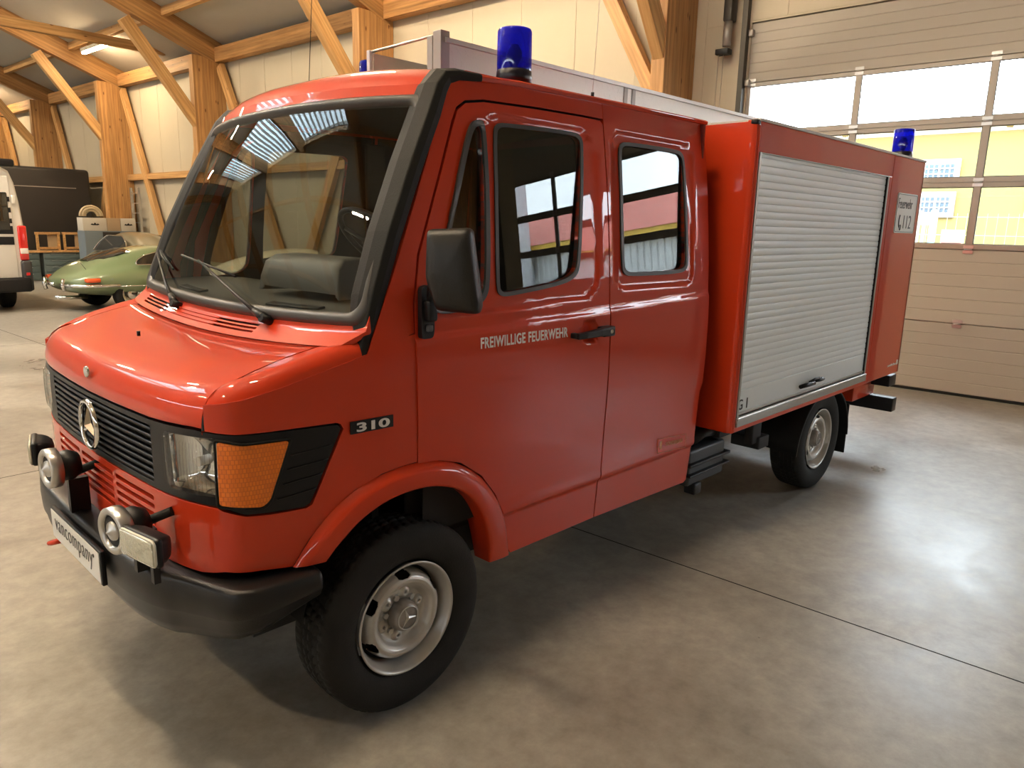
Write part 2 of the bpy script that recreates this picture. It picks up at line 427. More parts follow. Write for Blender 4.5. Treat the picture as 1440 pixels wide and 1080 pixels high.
def flat_pane(name, outline, ylow, yhigh, zl, zh, mat, parent, mir):
    mb = MB(); n = len(outline)
    f = lambda x, z, d: (x, (lambda y: 2 * YC - y if mir else y)(lerp(ylow, yhigh, (z - zl) / (zh - zl)) + .012 + d), z)
    mb.add([f(x, z, 0) for x, z in outline] + [f(x, z, .004) for x, z in outline], [list(range(n)), list(range(n, 2 * n))[::-1]] + [(i, (i + 1) % n, n + (i + 1) % n, n + i) for i in range(n)])
    return mb.build(name, mat, parent)
# ---- side panels (both sides)
door_out = [(.604, .973), (.598, 1.45), (.602, 1.56), (.632, 1.725), (.728, 1.948), (.838, 2.195), (.862, 2.243), (.905, 2.274), (1.0, 2.290), (1.30, 2.300), (1.60, 2.304), (1.715, 2.303), (1.733, 2.288), (1.733, 1.2), (1.733, .433), (1.148, .433), (1.120, .47), (1.095, .56), (1.066, .65), (1.02, .742), (.935, .846), (.818, .928), (.705, .963)]
mout = [(1.040, 2.188), (1.060, 2.219), (1.108, 2.228), (1.53, 2.238), (1.580, 2.222), (1.588, 2.184), (1.562, 1.95), (1.530, 1.669), (1.495, 1.62), (1.40, 1.592), (1.071, 1.560), (1.025, 1.567), (1.008, 1.598), (1.02, 1.882)]
mopen = [(1.056, 2.180), (1.074, 2.204), (1.116, 2.213), (1.52, 2.223), (1.563, 2.209), (1.571, 2.176), (1.545, 1.95), (1.512, 1.678), (1.482, 1.637), (1.392, 1.608), (1.076, 1.577), (1.038, 1.581), (1.025, 1.605), (1.036, 1.882)]
qout = [(.692, 1.532), (.72, 1.674), (.824, 2.0), (.892, 2.165), (.920, 2.208), (.952, 2.222), (.985, 2.218), (.998, 2.19), (.988, 1.881), (.971, 1.62), (.95, 1.559), (.889, 1.528), (.787, 1.516), (.715, 1.516)]
qopen = [(.712, 1.548), (.738, 1.674), (.842, 1.99), (.908, 2.152), (.932, 2.188), (.952, 2.200), (.972, 2.196), (.980, 2.17), (.968, 1.881), (.950, 1.628), (.932, 1.576), (.885, 1.547), (.787, 1.535), (.728, 1.535)]
rout = [(1.846, 2.186), (1.866, 2.219), (1.91, 2.232), (2.35, 2.235), (2.40, 2.219), (2.416, 2.184), (2.420, 1.92), (2.426, 1.666), (2.406, 1.63), (2.337, 1.614), (1.925, 1.612), (1.858, 1.624), (1.836, 1.658), (1.838, 1.904)]
ropen = [(1.864, 2.182), (1.882, 2.206), (1.92, 2.214), (2.34, 2.217), (2.384, 2.203), (2.398, 2.172), (2.402, 1.92), (2.408, 1.674), (2.390, 1.645), (2.33, 1.631), (1.93, 1.629), (1.872, 1.640), (1.854, 1.668), (1.856, 1.904)]
mopen, mout, qopen, qout, ropen, rout = [smooth_poly(o, 2) for o in (mopen, mout, qopen, qout, ropen, rout)]
arch_out = [(.115, .711), (.166, .785), (.235, .860), (.325, .922), (.44, .962), (.573, .975), (.70, .960), (.815, .920), (.930, .840), (1.016, .735), (1.063, .645), (1.090, .56), (1.116, .438)]
arch_in = [(.215, .706), (.262, .775), (.336, .835), (.437, .878), (.554, .892), (.665, .882), (.765, .848), (.848, .795), (.912, .710), (.950, .62), (.975, .54), (1.000, .445)]
def hem(z):  # the door lip follows the sill
    return z
rear_out = [(1.742, .433), (1.742, 2.288), (1.742, 2.392), (2.618, 2.392), (2.640, 2.2), (2.640, 1.0), (2.618, .955), (2.600, .425), (2.580, .412), (2.55, .412)]
def pressed(outline_in, outline_out, depth):
    """a shallow pressed recess between two outlines"""
    return None
def inset_map(rects, depth=.012, soft=.03):
    def f(x, z, d=0):
        p = sidep(x, z, d); k = 0
        for x0, x1, z0, z1 in rects:
            dd = min(x - x0, x1 - x, z - z0, z1 - z)
            # rounded-rectangle distance
            r = .07; qx = max(abs(x - (x0 + x1) / 2) - (x1 - x0) / 2 + r, 0); qz = max(abs(z - (z0 + z1) / 2) - (z1 - z0) / 2 + r, 0)
            dd = r - hypot(qx, qz) if (qx > 0 or qz > 0) else min(dd, 1)
            t = max(0., min(1., dd / soft)); k = max(k, t * t * (3 - 2 * t))
        return (p[0], p[1] + depth * k, p[2])
    return f
rear_map = inset_map([(1.79, 2.478, 1.55, 2.278)], .012, .022)
def door_map(x, z, d=0):
    p = sidep(x, z, d)
    # recess round both panes, deeper towards the rear lower corner
    x0, x1, z0, z1 = .62 + .34 * max(0, (z - 1.5)) / .75, 1.668, 1.50 + .03 * (x - 1), 2.262
    r = .12; cx, cz = (x0 + x1) / 2, (z0 + z1) / 2
    qx = max(abs(x - cx) - (x1 - x0) / 2 + r, 0); qz = max(abs(z - cz) - (z1 - z0) / 2 + r, 0)
    dd = r - hypot(qx, qz); t = max(0., min(1., dd / .028)); k = t * t * (3 - 2 * t)
    # grip hollow behind the handle
    g = max(0, 1 - ((x - 1.585) / .058) ** 2 - ((z - 1.378) / .058) ** 2)
    return (p[0], p[1] + .009 * k + .028 * min(1, g * 1.6) ** .7 if g > 0 else p[1] + .009 * k, p[2])
for mir in (False, True):
    dr = patch('door', door_out, [mopen, qopen], door_map, RED, TR, (.045, .018), .022, mir=mir)
    ROOTS[dr.name] = Matrix.Identity(4)
    patch('window_rubber', mout, [mopen], lambda x, z, d: door_map(x, z, d - .007), SEAL, dr, (.2, .06), .03, mir=mir)
    patch('window_rubber', qout, [qopen], lambda x, z, d: door_map(x, z, d - .012), SEAL, dr, (.2, .06), .034, mir=mir)
    flat_pane('window_pane', mopen, -.083, -.033, 1.56, 2.22, GLS, dr, mir)
    flat_pane('window_pane', qopen, -.083, -.033, 1.56, 2.22, GLS, dr, mir)
    patch('door_trim', [(.66, .66), (.66, 1.50), (.73, 1.80), (.90, 2.20), (1.0, 2.27), (1.70, 2.28), (1.71, .66)], [mopen, qopen], lambda x, z, d: sidep(x, z, d + .036), LIN, dr, (.2, .08), .003, mir=mir)
    rr = patch('crew_cab_side', [(1.742, .433), (1.742, 2.392), (2.618, 2.392), (2.628, 2.2), (2.630, 1.0), (2.610, .955), (2.600, .425), (2.575, .412)], [ropen], rear_map, RED, TR, (.045, .014), .022, mir=mir)
    patch('window_rubber', rout, [ropen], lambda x, z, d: rear_map(x, z, d - .010), SEAL, rr, (.2, .06), .034, mir=mir)
    flat_pane('window_pane', ropen, -.078, -.030, 1.6, 2.22, GLS, rr, mir)
    patch('side_trim', [(1.77, .66), (1.77, 2.34), (2.56, 2.34), (2.57, .66)], [ropen], lambda x, z, d: sidep(x, z, d + .040), LIN, rr, (.2, .08), .003, mir=mir)
    # strip above the door and A pillar
    patch('door_frame', [(.592, 1.458), (.592, 1.56), (.622, 1.73), (.718, 1.955), (.828, 2.205), (.856, 2.255), (.902, 2.284), (1.0, 2.300), (1.30, 2.310), (1.60, 2.314), (1.736, 2.313), (1.736, 2.392), (.92, 2.392), (.85, 2.375), (.78, 2.24), (.6, 1.85), (.44, 1.50), (.395, 1.395), (.42, 1.405)], [], sidep, RED, TR, (.045, .02), .02, mir=mir)
    # rubber-dark seam behind the gaps
    patch('door_seam', [(.57, .95), (.57, 1.6), (.81, 2.23), (.88, 2.315), (1.72, 2.34), (1.76, 2.34), (1.76, .44), (1.71, .44), (1.71, 2.27), (.92, 2.25), (.86, 2.19), (.65, 1.72), (.63, 1.5), (.63, 1.0), (.74, .94), (.96, .81), (1.05, .70), (1.15, .44), (1.12, .44), (1.03, .72), (.92, .85), (.78, .94)], [], lambda x, z, d: sidep(x, z, d + .021), HOLE, TR, (.1, .06), .004, mir=mir)

# ---- lower nose and fenders: one wrapped sheet each side
sG = s_of_x(.589)
def pz(pts): return [(s_of_x(x), z) for x, z in pts]
def zt_b(s):   # top edge of the black lamp surround
    a = abs(s); return interp(a, [0, .55, .80, s_of_x(-.05), s_of_x(.28)], [1.180, 1.184, 1.196, 1.186, 1.174])
def zb_b(s):
    a = abs(s); return interp(a, [0, .55, .80, s_of_x(-.09), s_of_x(-.03), s_of_x(.16)], [.948, .950, .957, .955, .925, .912])
sh = [(-.115, 1.27), (-.03, 1.29), (.10, 1.318), (.223, 1.352), (.325, 1.378), (.42, 1.392), (.589, 1.398)]
sF = s_of_y(.045)
fend = [(s_of_x(.589), .980), (s_of_x(.589), 1.453), (s_of_x(.5), 1.442), (s_of_x(.40), 1.405), (s_of_x(.325), 1.385), (s_of_x(.223), 1.358), (s_of_x(.10), 1.326), (s_of_x(-.02), 1.298), (s_of_y(.0), 1.285), (sF + .006, 1.28), (sF + .006, 1.199), (s_of_x(-.05), 1.190), (s_of_x(.09), 1.187), (s_of_x(.268), 1.183), (s_of_x(.288), 1.176), (s_of_x(.291), 1.158), (s_of_x(.18), .915), (s_of_x(.162), .906), (s_of_x(.05), .911), (s_of_x(-.03), .919), (s_of_x(-.088), .940), (s_of_x(-.088), .735), (s_of_x(0), .727), (s_of_x(.105), .712), (s_of_x(.166), .795), (s_of_x(.235), .868), (s_of_x(.325), .928), (s_of_x(.44), .968), (s_of_x(.52), .978)]
for mir in (False, True):
    patch('fender', fend, [], nose, RED, TR, (.02, .02), .02, mir=mir)
# flares
for mir in (False, True):
    mb = MB(); n = 40
    def along(pts, t):
        L = [0]
        for i in range(1, len(pts)): L.append(L[-1] + hypot(pts[i][0] - pts[i - 1][0], pts[i][1] - pts[i - 1][1]))
        d = t * L[-1]; return interp(d, L, [p[0] for p in pts]), interp(d, L, [p[1] for p in pts])
    def smooth_open(pts, it=2):
        for _ in range(it):
            q = [pts[0]]
            for i in range(len(pts) - 1):
                a, b = pts[i], pts[i + 1]
                q += [(a[0] * .75 + b[0] * .25, a[1] * .75 + b[1] * .25), (a[0] * .25 + b[0] * .75, a[1] * .25 + b[1] * .75)]
            pts = q + [pts[-1]]
        return pts
    ao, ai = smooth_open(arch_out), smooth_open(arch_in)
    rows = []
    for k in range(n + 1):
        t = k / n; xo, zo = along(ao, t); xi, zi = along(ai, t)
        fl = .034 * min(1, (1 - t) * 7 + .35) * min(1, t * 6 + .45)
        q = []
        for w, off in ((-.06, .003), (0, -.006), (.10, -fl * .62), (.24, -fl * .92), (.34, -fl), (.9, -fl * 1.08), (1.0, -fl * 1.02), (1.04, -fl * .8), (1.05, -fl * .3)):
            x, z = lerp(xo, xi, w), lerp(zo, zi, w); q.append((x, ys(x, z) + off, z))
        x, z = lerp(xo, xi, 1.05), lerp(zo, zi, 1.05)
        q.append((x, ys(x, z) + .08, z))
        rows.append(q)
    if mir: rows = [[(x, 2 * YC - y, z) for x, y, z in r] for r in rows]
    mb.grid(rows).build('arch_flare', RED, TR)
    # wheel house lining
    mb = MB(); rows = []
    for k in range(25):
        a = pi * (.06 + .88 * k / 24); rows.append([(.585 - .455 * cos(a), yy, .40 + .47 * sin(a)) for yy in (-.06, .2, .34)])
    rows2 = rows if not mir else [[(x, 2 * YC - y, z) for x, y, z in r] for r in rows]
    mb.grid(rows2)
    mb.add([(x, (.34 if not mir else 2 * YC - .34), z) for x, z in [(.13, .46), (1.04, .46), (1.04, .9), (.13, .9)]], [(0, 1, 2, 3)])
    mb.build('wheel_arch_liner', DARK, TR)

# ---- front valance (red) with air slots
so = [(s, .705) for s in [x * .1 for x in range(-8, 9)]]
sE = s_of_x(-.088)
so = [(-sE, .735), (-.80, .72), (-.5, .705), (0, .70), (.5, .705), (.80, .72), (sE, .735)]
so += [(sE, .940)] + [(s, zb_b(s) - .006) for s in (.88, .80, .7, .55, .4, .2, 0, -.2, -.4, -.55, -.7, -.80, -.88)] + [(-sE, .940)]
slots = []
for r in range(5):
    z1 = .918 - r * .031
    for a, b in ((-.535, -.205), (-.18, .18), (.205, .535)):
        slots.append(rect(a, b, z1 - .019, z1, .0092, 3))
patch('front_valance', so, slots, nose, RED, TR, (.05, .03), .02)
mb = MB(); mb.grid([[nose(s / 20, z, .035) for s in range(-12, 13)] for z in (.76, .85, .93)]).build('radiator_cover', REDD, TR)
# ---- black surround with grille, lamp and indicator openings
ind = [(s_of_x(-.091), 1.168), (s_of_x(-.03), 1.152), (s_of_x(.105), 1.150), (s_of_x(.042), .962), (s_of_x(.018), .945), (s_of_x(-.092), .962)]
ind = round_poly(ind, .012)
s0, s1 = s_of_y(.250), s_of_y(.004)
hl = round_poly([(s0, 1.166), (s1, 1.178), (s1, .985), (s0 + .012, .978)], .022)
bz_t = [(s, zt_b(s)) for s in (s_of_x(.262), s_of_x(.2), s_of_x(.1), s_of_x(0), s_of_x(-.05), .88, .80, .7, .55, .3, 0)]
endp = [(s_of_x(.283), 1.160), (s_of_x(.278), 1.172)]
half_t = endp[::1] + bz_t
half_b = [(s, zb_b(s)) for s in (0, .3, .55, .7, .80, .88, s_of_x(-.09), s_of_x(-.03), s_of_x(.08), s_of_x(.155))] + [(s_of_x(.174), .922)]
outl = half_t + [(-s, z) for s, z in half_t[::-1][1:]] + [(-s, z) for s, z in half_b[::-1]] + half_b[1:]
grl = rect(-.545, .545, .968, 1.166, .006, 2)
patch('grille_surround', outl, [grl, ind, hl, [(-a, z) for a, z in ind], [(-a, z) for a, z in hl]], lambda s, z, d: nose(s, z, d + .002), PLA, TR, (.02, .03), .03)
# ribs pressed in the dark side panel
for sg in (1, -1):
    mb = MB()
    for k in range(4):
        z = 1.10 - k * .047; xe = .283 - (1.16 - z) * .45
        x0 = .115 - (1.15 - z) * .33 + .012
        pts = [nose(sg * s_of_x(lerp(x0, xe, i / 8)), z + .012 * i / 8, -.0005) for i in range(9)]
        mb.tube(pts, .0022, 6)
    mb.build('side_rib', PLA, TR)
# radiator grille slats
mb = MB()
for k in range(8):
    z = 1.150 - k * .0245
    rows = []
    for s in range(-23, 24):
        q = s / 23 * .545
        rows.append([nose(q, z + .006, .004), nose(q, z + .004, .001), nose(q, z - .003, .002), nose(q, z - .009, .03), nose(q, z - .005, .03), nose(q, z + .006, .012)])
    mb.grid(rows, cu=True)
mb.build('radiator_grille', PLA, TR)
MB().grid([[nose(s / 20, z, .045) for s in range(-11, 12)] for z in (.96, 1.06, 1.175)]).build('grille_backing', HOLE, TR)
# star emblem
def star_emblem(parent, center, r, M3, mat, name='star_emblem', thick=.008, ring=.1):
    mb = MB(); n = 48
    M = Matrix.Translation(V(center)) @ M3
    mb.lathe([(r, 0), (r * (1 - ring * .35), thick), (r * (1 - ring), thick * 1.1), (r * (1 - ring * 1.4), 0), (r * (1 - ring), -thick * .5), (r, 0)], n, M)
    for k in range(3):
        a = pi / 2 + k * 2 * pi / 3; t = (cos(a) * r * .94, sin(a) * r * .94, 0)
        w = r * .17; b1 = a + pi / 3; b2 = a - pi / 3
        p1 = (cos(b1) * w, sin(b1) * w, 0); p2 = (cos(b2) * w, sin(b2) * w, 0)
        mb.add([t, p1, p2, (0, 0, thick * 1.7), (t[0], t[1], thick * .5), (0, 0, -thick * .4)], [(0, 1, 3, 4), (0, 4, 3, 2), (0, 5, 1), (0, 2, 5), (1, 5, 3), (2, 3, 5)], M=M)
    return mb.build(name, mat, parent, weld=False)
FRONT = Matrix(((0, 0, -1, 0), (-1, 0, 0, 0), (0, 1, 0, 0), (0, 0, 0, 1)))      # local x -> -y, y -> z, z -> -x
star_emblem(TR, (-.198, YC - .02, 1.066), .099, FRONT, CHR, thick=.012, ring=.13)
MB().cyl((-.195, YC - .02, 1.066), (-.165, YC - .02, 1.066), .02).build('emblem_stem', PLA, TR)
bd = MB().lathe([(0, .006), (.018, .006), (.022, .003), (.022, -.004)], 28, Matrix.Translation((-.186, YC, 1.265)) @ FRONT).build('bonnet_badge', CHR, TR)
# headlamps
for sg in (1, -1):
    hlr = [(sg * a, z) for a, z in hl]
    cs = (s0 + s1) / 2; cz = 1.075
    gl = patch('headlamp', hlr, [], lambda s, z, d: nose(s, z, d + .004 - .012 * (1 - ((abs(s) - cs) / .16) ** 2) * (1 - ((z - cz) / .14) ** 2)), LENS, TR, (.02, .02), .004)
    ROOTS[gl.name] = Matrix.Identity(4)
    mb = MB(); rows = []
    for k in range(9):
        q = k / 8; sc = cos(q * pi / 2) ** .6 if q < 1 else .0; dep = .02 + .075 * sin(q * pi / 2)
        rows.append([nose(sg * (cs + (a * sg - cs) * sc) if True else 0, cz + (z - cz) * sc, dep) for a, z in hlr])
    mb.grid(rows, cu=True).build('reflector', CHR, gl)
    ctr = V(nose(sg * cs, cz, .04))
    MB().cyl(ctr, V(nose(sg * cs, cz, .085)), .016, 16).build('bulb_cap', ALU, gl)
    # vertical fluting on the lens
    mb = MB()
    for i in range(17):
        s_ = lerp(s0 + .012, s1 - .008, i / 16)
        mb.tube([nose(sg * s_, z, -.0045 - .010 * (1 - ((s_ - cs) / .16) ** 2) * (1 - ((z - cz) / .14) ** 2)) for z in (1.0, 1.04, 1.08, 1.12, 1.155)], .0012, 5)
    mb.build('lens_flute', LENS, gl)
    # indicator
    il = patch('indicator_lamp', [(sg * a, z) for a, z in ind], [], lambda s, z, d: nose(s, z, d - .004), AMB_M, TR, (.02, .02), .02)
    ROOTS[il.name] = Matrix.Identity(4)
    mb = MB(); rp = [(sg * (s_of_x(-.0) + (a - s_of_x(-.0)) * 1.06), 1.06 + (z - 1.06) * 1.07) for a, z in ind]
    mb.tube([nose(a, z, -.003) for a, z in rp], .0045, 6, closed=True); mb.build('lamp_rim', RUB, il)

# ---- bonnet, fender tops, cowl
def crease(y):
    u = (YC - y) / .92; return V((.262 + .055 * u * u, y, 1.392 + .036 * u * u))
def front_x(y):  # nose plan at given y (centre section)
    a = min(abs(YC - y), .875); yy = YC - a
    return interp(yy, [p[0] for p in PLN][::-1][-160:], [p[1] for p in PLN][::-1][-160:]) if False else interp(a, [YC - p[0] for p in PLN if p[0] > .0], [p[1] for p in PLN if p[0] > .0])
def nose_z(y): u = (YC - y) / .84; return 1.312 + .014 * u * u
def bonnet_row(y):
    x0 = front_x(y); zn = nose_z(y); zlow = zt_b(YC - y) + .010; c = crease(y) - V((.012, 0, .002)); pts = []
    pts.append((x0 + .022, y, zlow)); pts.append((x0 + .001, y, zlow + .001)); pts.append((x0 + .000, y, zlow + .004))
    for t in (.35, .7, 1): pts.append((x0 + .006 * t * t, y, lerp(zlow + .004, zn - .075, t)))
    p0 = V((x0 + .006, y, zn - .075)); p2 = V((x0 + .10, y, zn + .012)); p1 = V((x0 + .022, y, zn - .004))
    for k in range(1, 9):
        t = k / 8; pts.append(tuple(p0 * (1 - t) ** 2 + p1 * 2 * t * (1 - t) + p2 * t * t))
    for k in range(1, 9):
        t = k / 8; q = p2.lerp(c, t); bul = .012 * sin(pi * t); pts.append((q.x, y, q.z + bul * .6))
    q = c; pts.append((q.x + .003, y, q.z - .003)); pts.append((q.x + .003, y, q.z - .02))
    return pts
GY = .047
ysamp = [GY + (2 * YC - 2 * GY) * k / 60 for k in range(61)]
rows = [bonnet_row(y) for y in ysamp]
e0 = [(x, y, z - .02) for x, y, z in rows[0]]; e1 = [(x, y, z - .02) for x, y, z in rows[-1]]
mb = MB(); mb.grid(rows); mb.grid([rows[0], e0], smooth=False); mb.grid([rows[-1], e1], smooth=False)
bon = mb.build('bonnet', RED, TR, weld=False)
MB().cyl((.035, .955, 1.372), (.035, .955, 1.392), .007, 10).build('washer_nozzle', PLA, TR)
for sg in (1, -1):
    # fender top strip: from the bonnet gap to the rounded shoulder
    gp = [V(p) for p in bonnet_row(GY)][5:22]
    gp = [V((p.x, GY - .007, p.z)) for p in gp]
    n = 44
    rows = []
    for k in range(n + 1):
        t = k / n; s_ = lerp(sF + .006, s_of_x(.43), t)
        x, y, nx, ny = plan(s_)
        zsh = interp(s_, [sF, s_of_x(-.02), s_of_x(.1), s_of_x(.223), s_of_x(.325), s_of_x(.43)], [1.324, 1.342, 1.374, 1.406, 1.430, 1.452])
        yg = GY - .007; inn = V((-nx, -ny, 0)); R0_ = interp(s_, [sF, sF + .10, s_of_x(.12)], [.075, .062, .036])
        y += max(0., min(1., (s_ - .84) / .2)) * (prof(zsh) + .110)
        q = [V((x, y, zsh - R0_ - .04))]
        b0 = V((x, y, zsh - R0_)) + inn * .004; b1 = V((x, y, zsh - .005)) + inn * R0_ * .22; b2 = V((x, y, zsh + .010)) + inn * R0_ * 1.2
        for k2 in range(9):
            t2 = k2 / 8; q.append(b0 * (1 - t2) ** 2 + b1 * 2 * t2 * (1 - t2) + b2 * t2 * t2)
        # go on to the gap line straight inwards (mostly +y), following the bonnet height
        L = q[-1]
        if L.y > yg: q = [V((p.x, min(p.y, yg), p.z)) for p in q]; L = q[-1]
        def bz(xx):
            return interp(xx, [p.x for p in gp], [p.z for p in gp])
        for w in (.2, .4, .6, .8, 1):
            yy = lerp(L.y, yg, w); xx = L.x + (.02 * w if nx < -.3 else 0) ; q.append(V((xx, yy, lerp(L.z, max(bz(xx), 1.30), w ** .8))))
        rows.append(q)
    if sg < 0: rows = [[V((p.x, 2 * YC - p.y, p.z)) for p in r] for r in rows]
    MB().grid(rows).build('fender_top', RED, TR, weld=False)
# seam under the bonnet gap
for sg in (1, -1):
    pts = [(p[0] + .008, GY - .003 if sg > 0 else 2 * YC - GY + .003, p[2] - .010) for p in bonnet_row(GY)[2:24]]
    MB().tube(pts, .009, 6).build('bonnet_seam', HOLE, TR)
# cowl and windscreen frame
def wsb(u, v, d=0):
    if v >= -.03: return ws(u, v, d)
    t = (-.03 - v) / .14    # 0..1 down to the crease
    a = V(ws(u, -.03, d)); c = crease(YC - .92 * u) + V((-.004, 0, -d)); c.x += d * .5
    return tuple(a.lerp(c, t))
gu, gv0, gv1 = .945, .035, .965
glass_o = []
def ring(u, v0, v1, r1, r2, n=6):
    """rounded outline in (u, v)"""
    out = []
    def seg(p, q, m=24): return [(lerp(p[0], q[0], i / m), lerp(p[1], q[1], i / m)) for i in range(1, m)]
    for cx, cy, rx, ry, a in ((u - r1, v0 + r2, r1, r2, -pi / 2), (u - r1, v1 - r2, r1, r2, 0), (-u + r1, v1 - r2, r1, r2, pi / 2), (-u + r1, v0 + r2, r1, r2, pi)):
        arc = [(cx + rx * cos(a + pi / 2 * k / n), cy + ry * sin(a + pi / 2 * k / n)) for k in range(n + 1)]
        if out: out += seg(out[-1], arc[0])
        out += arc
    return out + seg(out[-1], out[0])
opening = ring(.982, .030, .965, .05, .07)
cowl_slots = []
for a, b in ((.50, .08), (-.54, -.86)):
    pass
def cslot(u0, u1, k):
    v0 = -.125 + k * .030; r = .005
    return [(u0 + .006 * k, v0), (u1 - .004 * k, v0), (u1 - .004 * k, v0 + .017), (u0 + .006 * k, v0 + .017)]
slots = [cslot(.03, .40, k) for k in range(3)] + [cslot(-.86, -.50, k) for k in range(3)]
outer = [(1.01, -.17)] + [(x / 10, -.17) for x in range(9, -10, -1)] + [(-1.01, -.17), (-1.01, 0), (-1.01, 1.0), (-1.0, 1.045)] + [(x / 10, 1.05) for x in range(-9, 10)] + [(1.0, 1.045), (1.01, 1.0), (1.01, 0)]
patch('windscreen_frame', outer, [opening] + slots, wsb, RED, TR, (.05, .03), .022)
# dark under the cowl slots
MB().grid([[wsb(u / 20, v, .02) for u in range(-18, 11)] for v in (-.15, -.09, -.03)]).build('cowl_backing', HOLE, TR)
for u0, u1 in ((-.46, .06),):
    mb = MB()
    for k in range(3):
        mb.tube([wsb(u0 + (u1 - u0) * i / 10, -.117 + k * .030, -.001) for i in range(11)], .004, 6)
    mb.build('cowl_rib', RED, TR)
# rubber
path = [ws(u, v, -.006) for u, v in ring(.965, .018, .978, .06, .08, 8)]
mb = MB()
inner = ring(.958, .050, .950, .055, .07, 8); outr = ring(1.006, -.012, 1.0, .06, .08, 8)
rows = []
for w, d in ((0, .004), (.08, -.010), (.3, -.018), (.62, -.016), (.85, -.008), (1, .01)):
    rows.append([ws(lerp(o[0], i_[0], w), lerp(o[1], i_[1], w), d) for o, i_ in zip(outr, inner)])
mb.grid(rows, cu=True).build('windscreen_rubber', SEAL, TR)
gl_out = ring(.972, .038, .958, .055, .07, 8)
patch('windscreen', gl_out, [], lambda u, v, d: ws(u, v, d), WSG, TR, (.08, .08), .005)

# ---- roof
def roof_row(t):
    """t 0 at the header, 1 at the rear"""
    pts = []
    for k in range(-20, 21):
        u = k / 20; a = abs(u)
        h = V(ws(u, 1.05, 0))
        ye = lerp(h.y, YC - (.878 if True else 0) * u, min(1, t * 8))
        xh = h.x
        # edge height and crown
        x = lerp(xh, 2.632, t)
        back = x - xh
        z = 2.398 + .052 * (1 - a ** 3.2) * (1 - .25 * t)
        drop = (z - h.z) * math.exp(-back / .07) if t > 0 else (z - h.z)
        if a > .96: z -= .004
        pts.append((x, ye, z - drop))
    return pts
ts = [0, .004, .009, .015, .022, .032, .045, .06, .08, .12, .17, .25, .35, .5, .7, .9, 1]
MB().grid([roof_row(t) for t in ts]).build('roof', RED, TR)
for sg in (1, -1):
    pts = [(.905, .001, 2.372), (1.2, .0, 2.385), (1.75, .0, 2.390), (2.35, .0, 2.394), (2.645, .0, 2.396)]
    if sg < 0: pts = [(x, 2 * YC - y, z) for x, y, z in pts]
    MB().tube(pts, 1, prof=[(-.012, -.014), (-.012, .012), (.004, .018), (.012, .004), (.012, -.010), (.0, -.020)], up=(0, 0, 1)).build('rain_gutter', RED, TR, .003)
    # black deflector on the pillar
    mb = MB()
    pa = [(.378, -.062, 1.380), (.440, -.050, 1.590), (.522, -.036, 1.800), (.640, -.012, 2.045), (.738, .010, 2.225), (.785, .022, 2.318), (.828, .024, 2.366), (.885, .010, 2.378), (.990, -.004, 2.380)]
    if sg < 0: pa = [(x, 2 * YC - y, z) for x, y, z in pa]
    pr = [(-.030, -.085), (.006, -.088), (.022, -.074), (.028, -.02), (.016, .040), (-.01, .050), (-.040, .044)]
    if sg < 0: pr = [(a_, -b_) for a_, b_ in pr]
    mb.tube(pa, [.7, .95, 1, 1, 1, .95, .85, .62, .45], prof=pr, up=(-.8, 0, .5))
    mb.build('pillar_deflector', RUB, TR, .006, 3)
# rear cab wall and floor, interior
mb = MB(); mb.box(2.585, 2.60, -.03, 1.79, .45, 2.38); mb.build('cab_rear_wall', REDD, TR)
MB().box(.62, 2.585, .0, 1.76, .60, .64).build('cab_floor', LIN, TR)
MB().box(2.565, 2.584, .02, 1.74, .64, 2.33).build('rear_wall_lining', LIN, TR)
mb = MB(); mb.grid([[(x, YC + u * .80, 2.345 + .03 * (1 - abs(u) ** 3)) for u in [k / 10 for k in range(-10, 11)]] for x in (.86, 1.5, 2.56)]); mb.build('roof_lining', LIN, TR)
# lower side lining so the cabin reads dark
for sg in (1, -1):
    for (xa, xb) in ((.63, 1.70), (1.78, 2.56)):
        yy = .005 if sg > 0 else 1.755
        MB().box(xa, xb, yy - .008, yy + .008, .64, 1.50).build('door_lining', LIN, TR, .004)
    yy = .045 if sg > 0 else 1.715
    MB().rbox(1.67, 1.80, yy - .02, yy + .02, 1.45, 2.30, .012).build('centre_post_cover', LIN, TR)
# bulkhead under the screen
MB().box(.50, .53, .04, 1.72, .64, 1.44).build('bulkhead', LIN, TR)
# dashboard
dash = thing_dash = None
def dsh(u, w):
    """w 0 at screen base, 1 towards the cabin"""
    p = V(ws(u, .035, .012)); q = V((.86, YC - .86 * u, 1.53)); r_ = p.lerp(q, w); r_.z += .012 * sin(pi * w); return r_
dd = MB(); rows = [[dsh(u / 12 * .985, w) for u in range(-12, 13)] for w in (0, .1, .25, .45, .65, .85, 1)]
rows.append([V((.89, YC - .86 * u / 12, 1.50)) for u in range(-12, 13)]); rows.append([V((.87, YC - .86 * u / 12, 1.25)) for u in range(-12, 13)])
dd.grid(rows); DB = dd.build('dashboard', DASH, TR); ROOTS[DB.name] = Matrix.Identity(4)
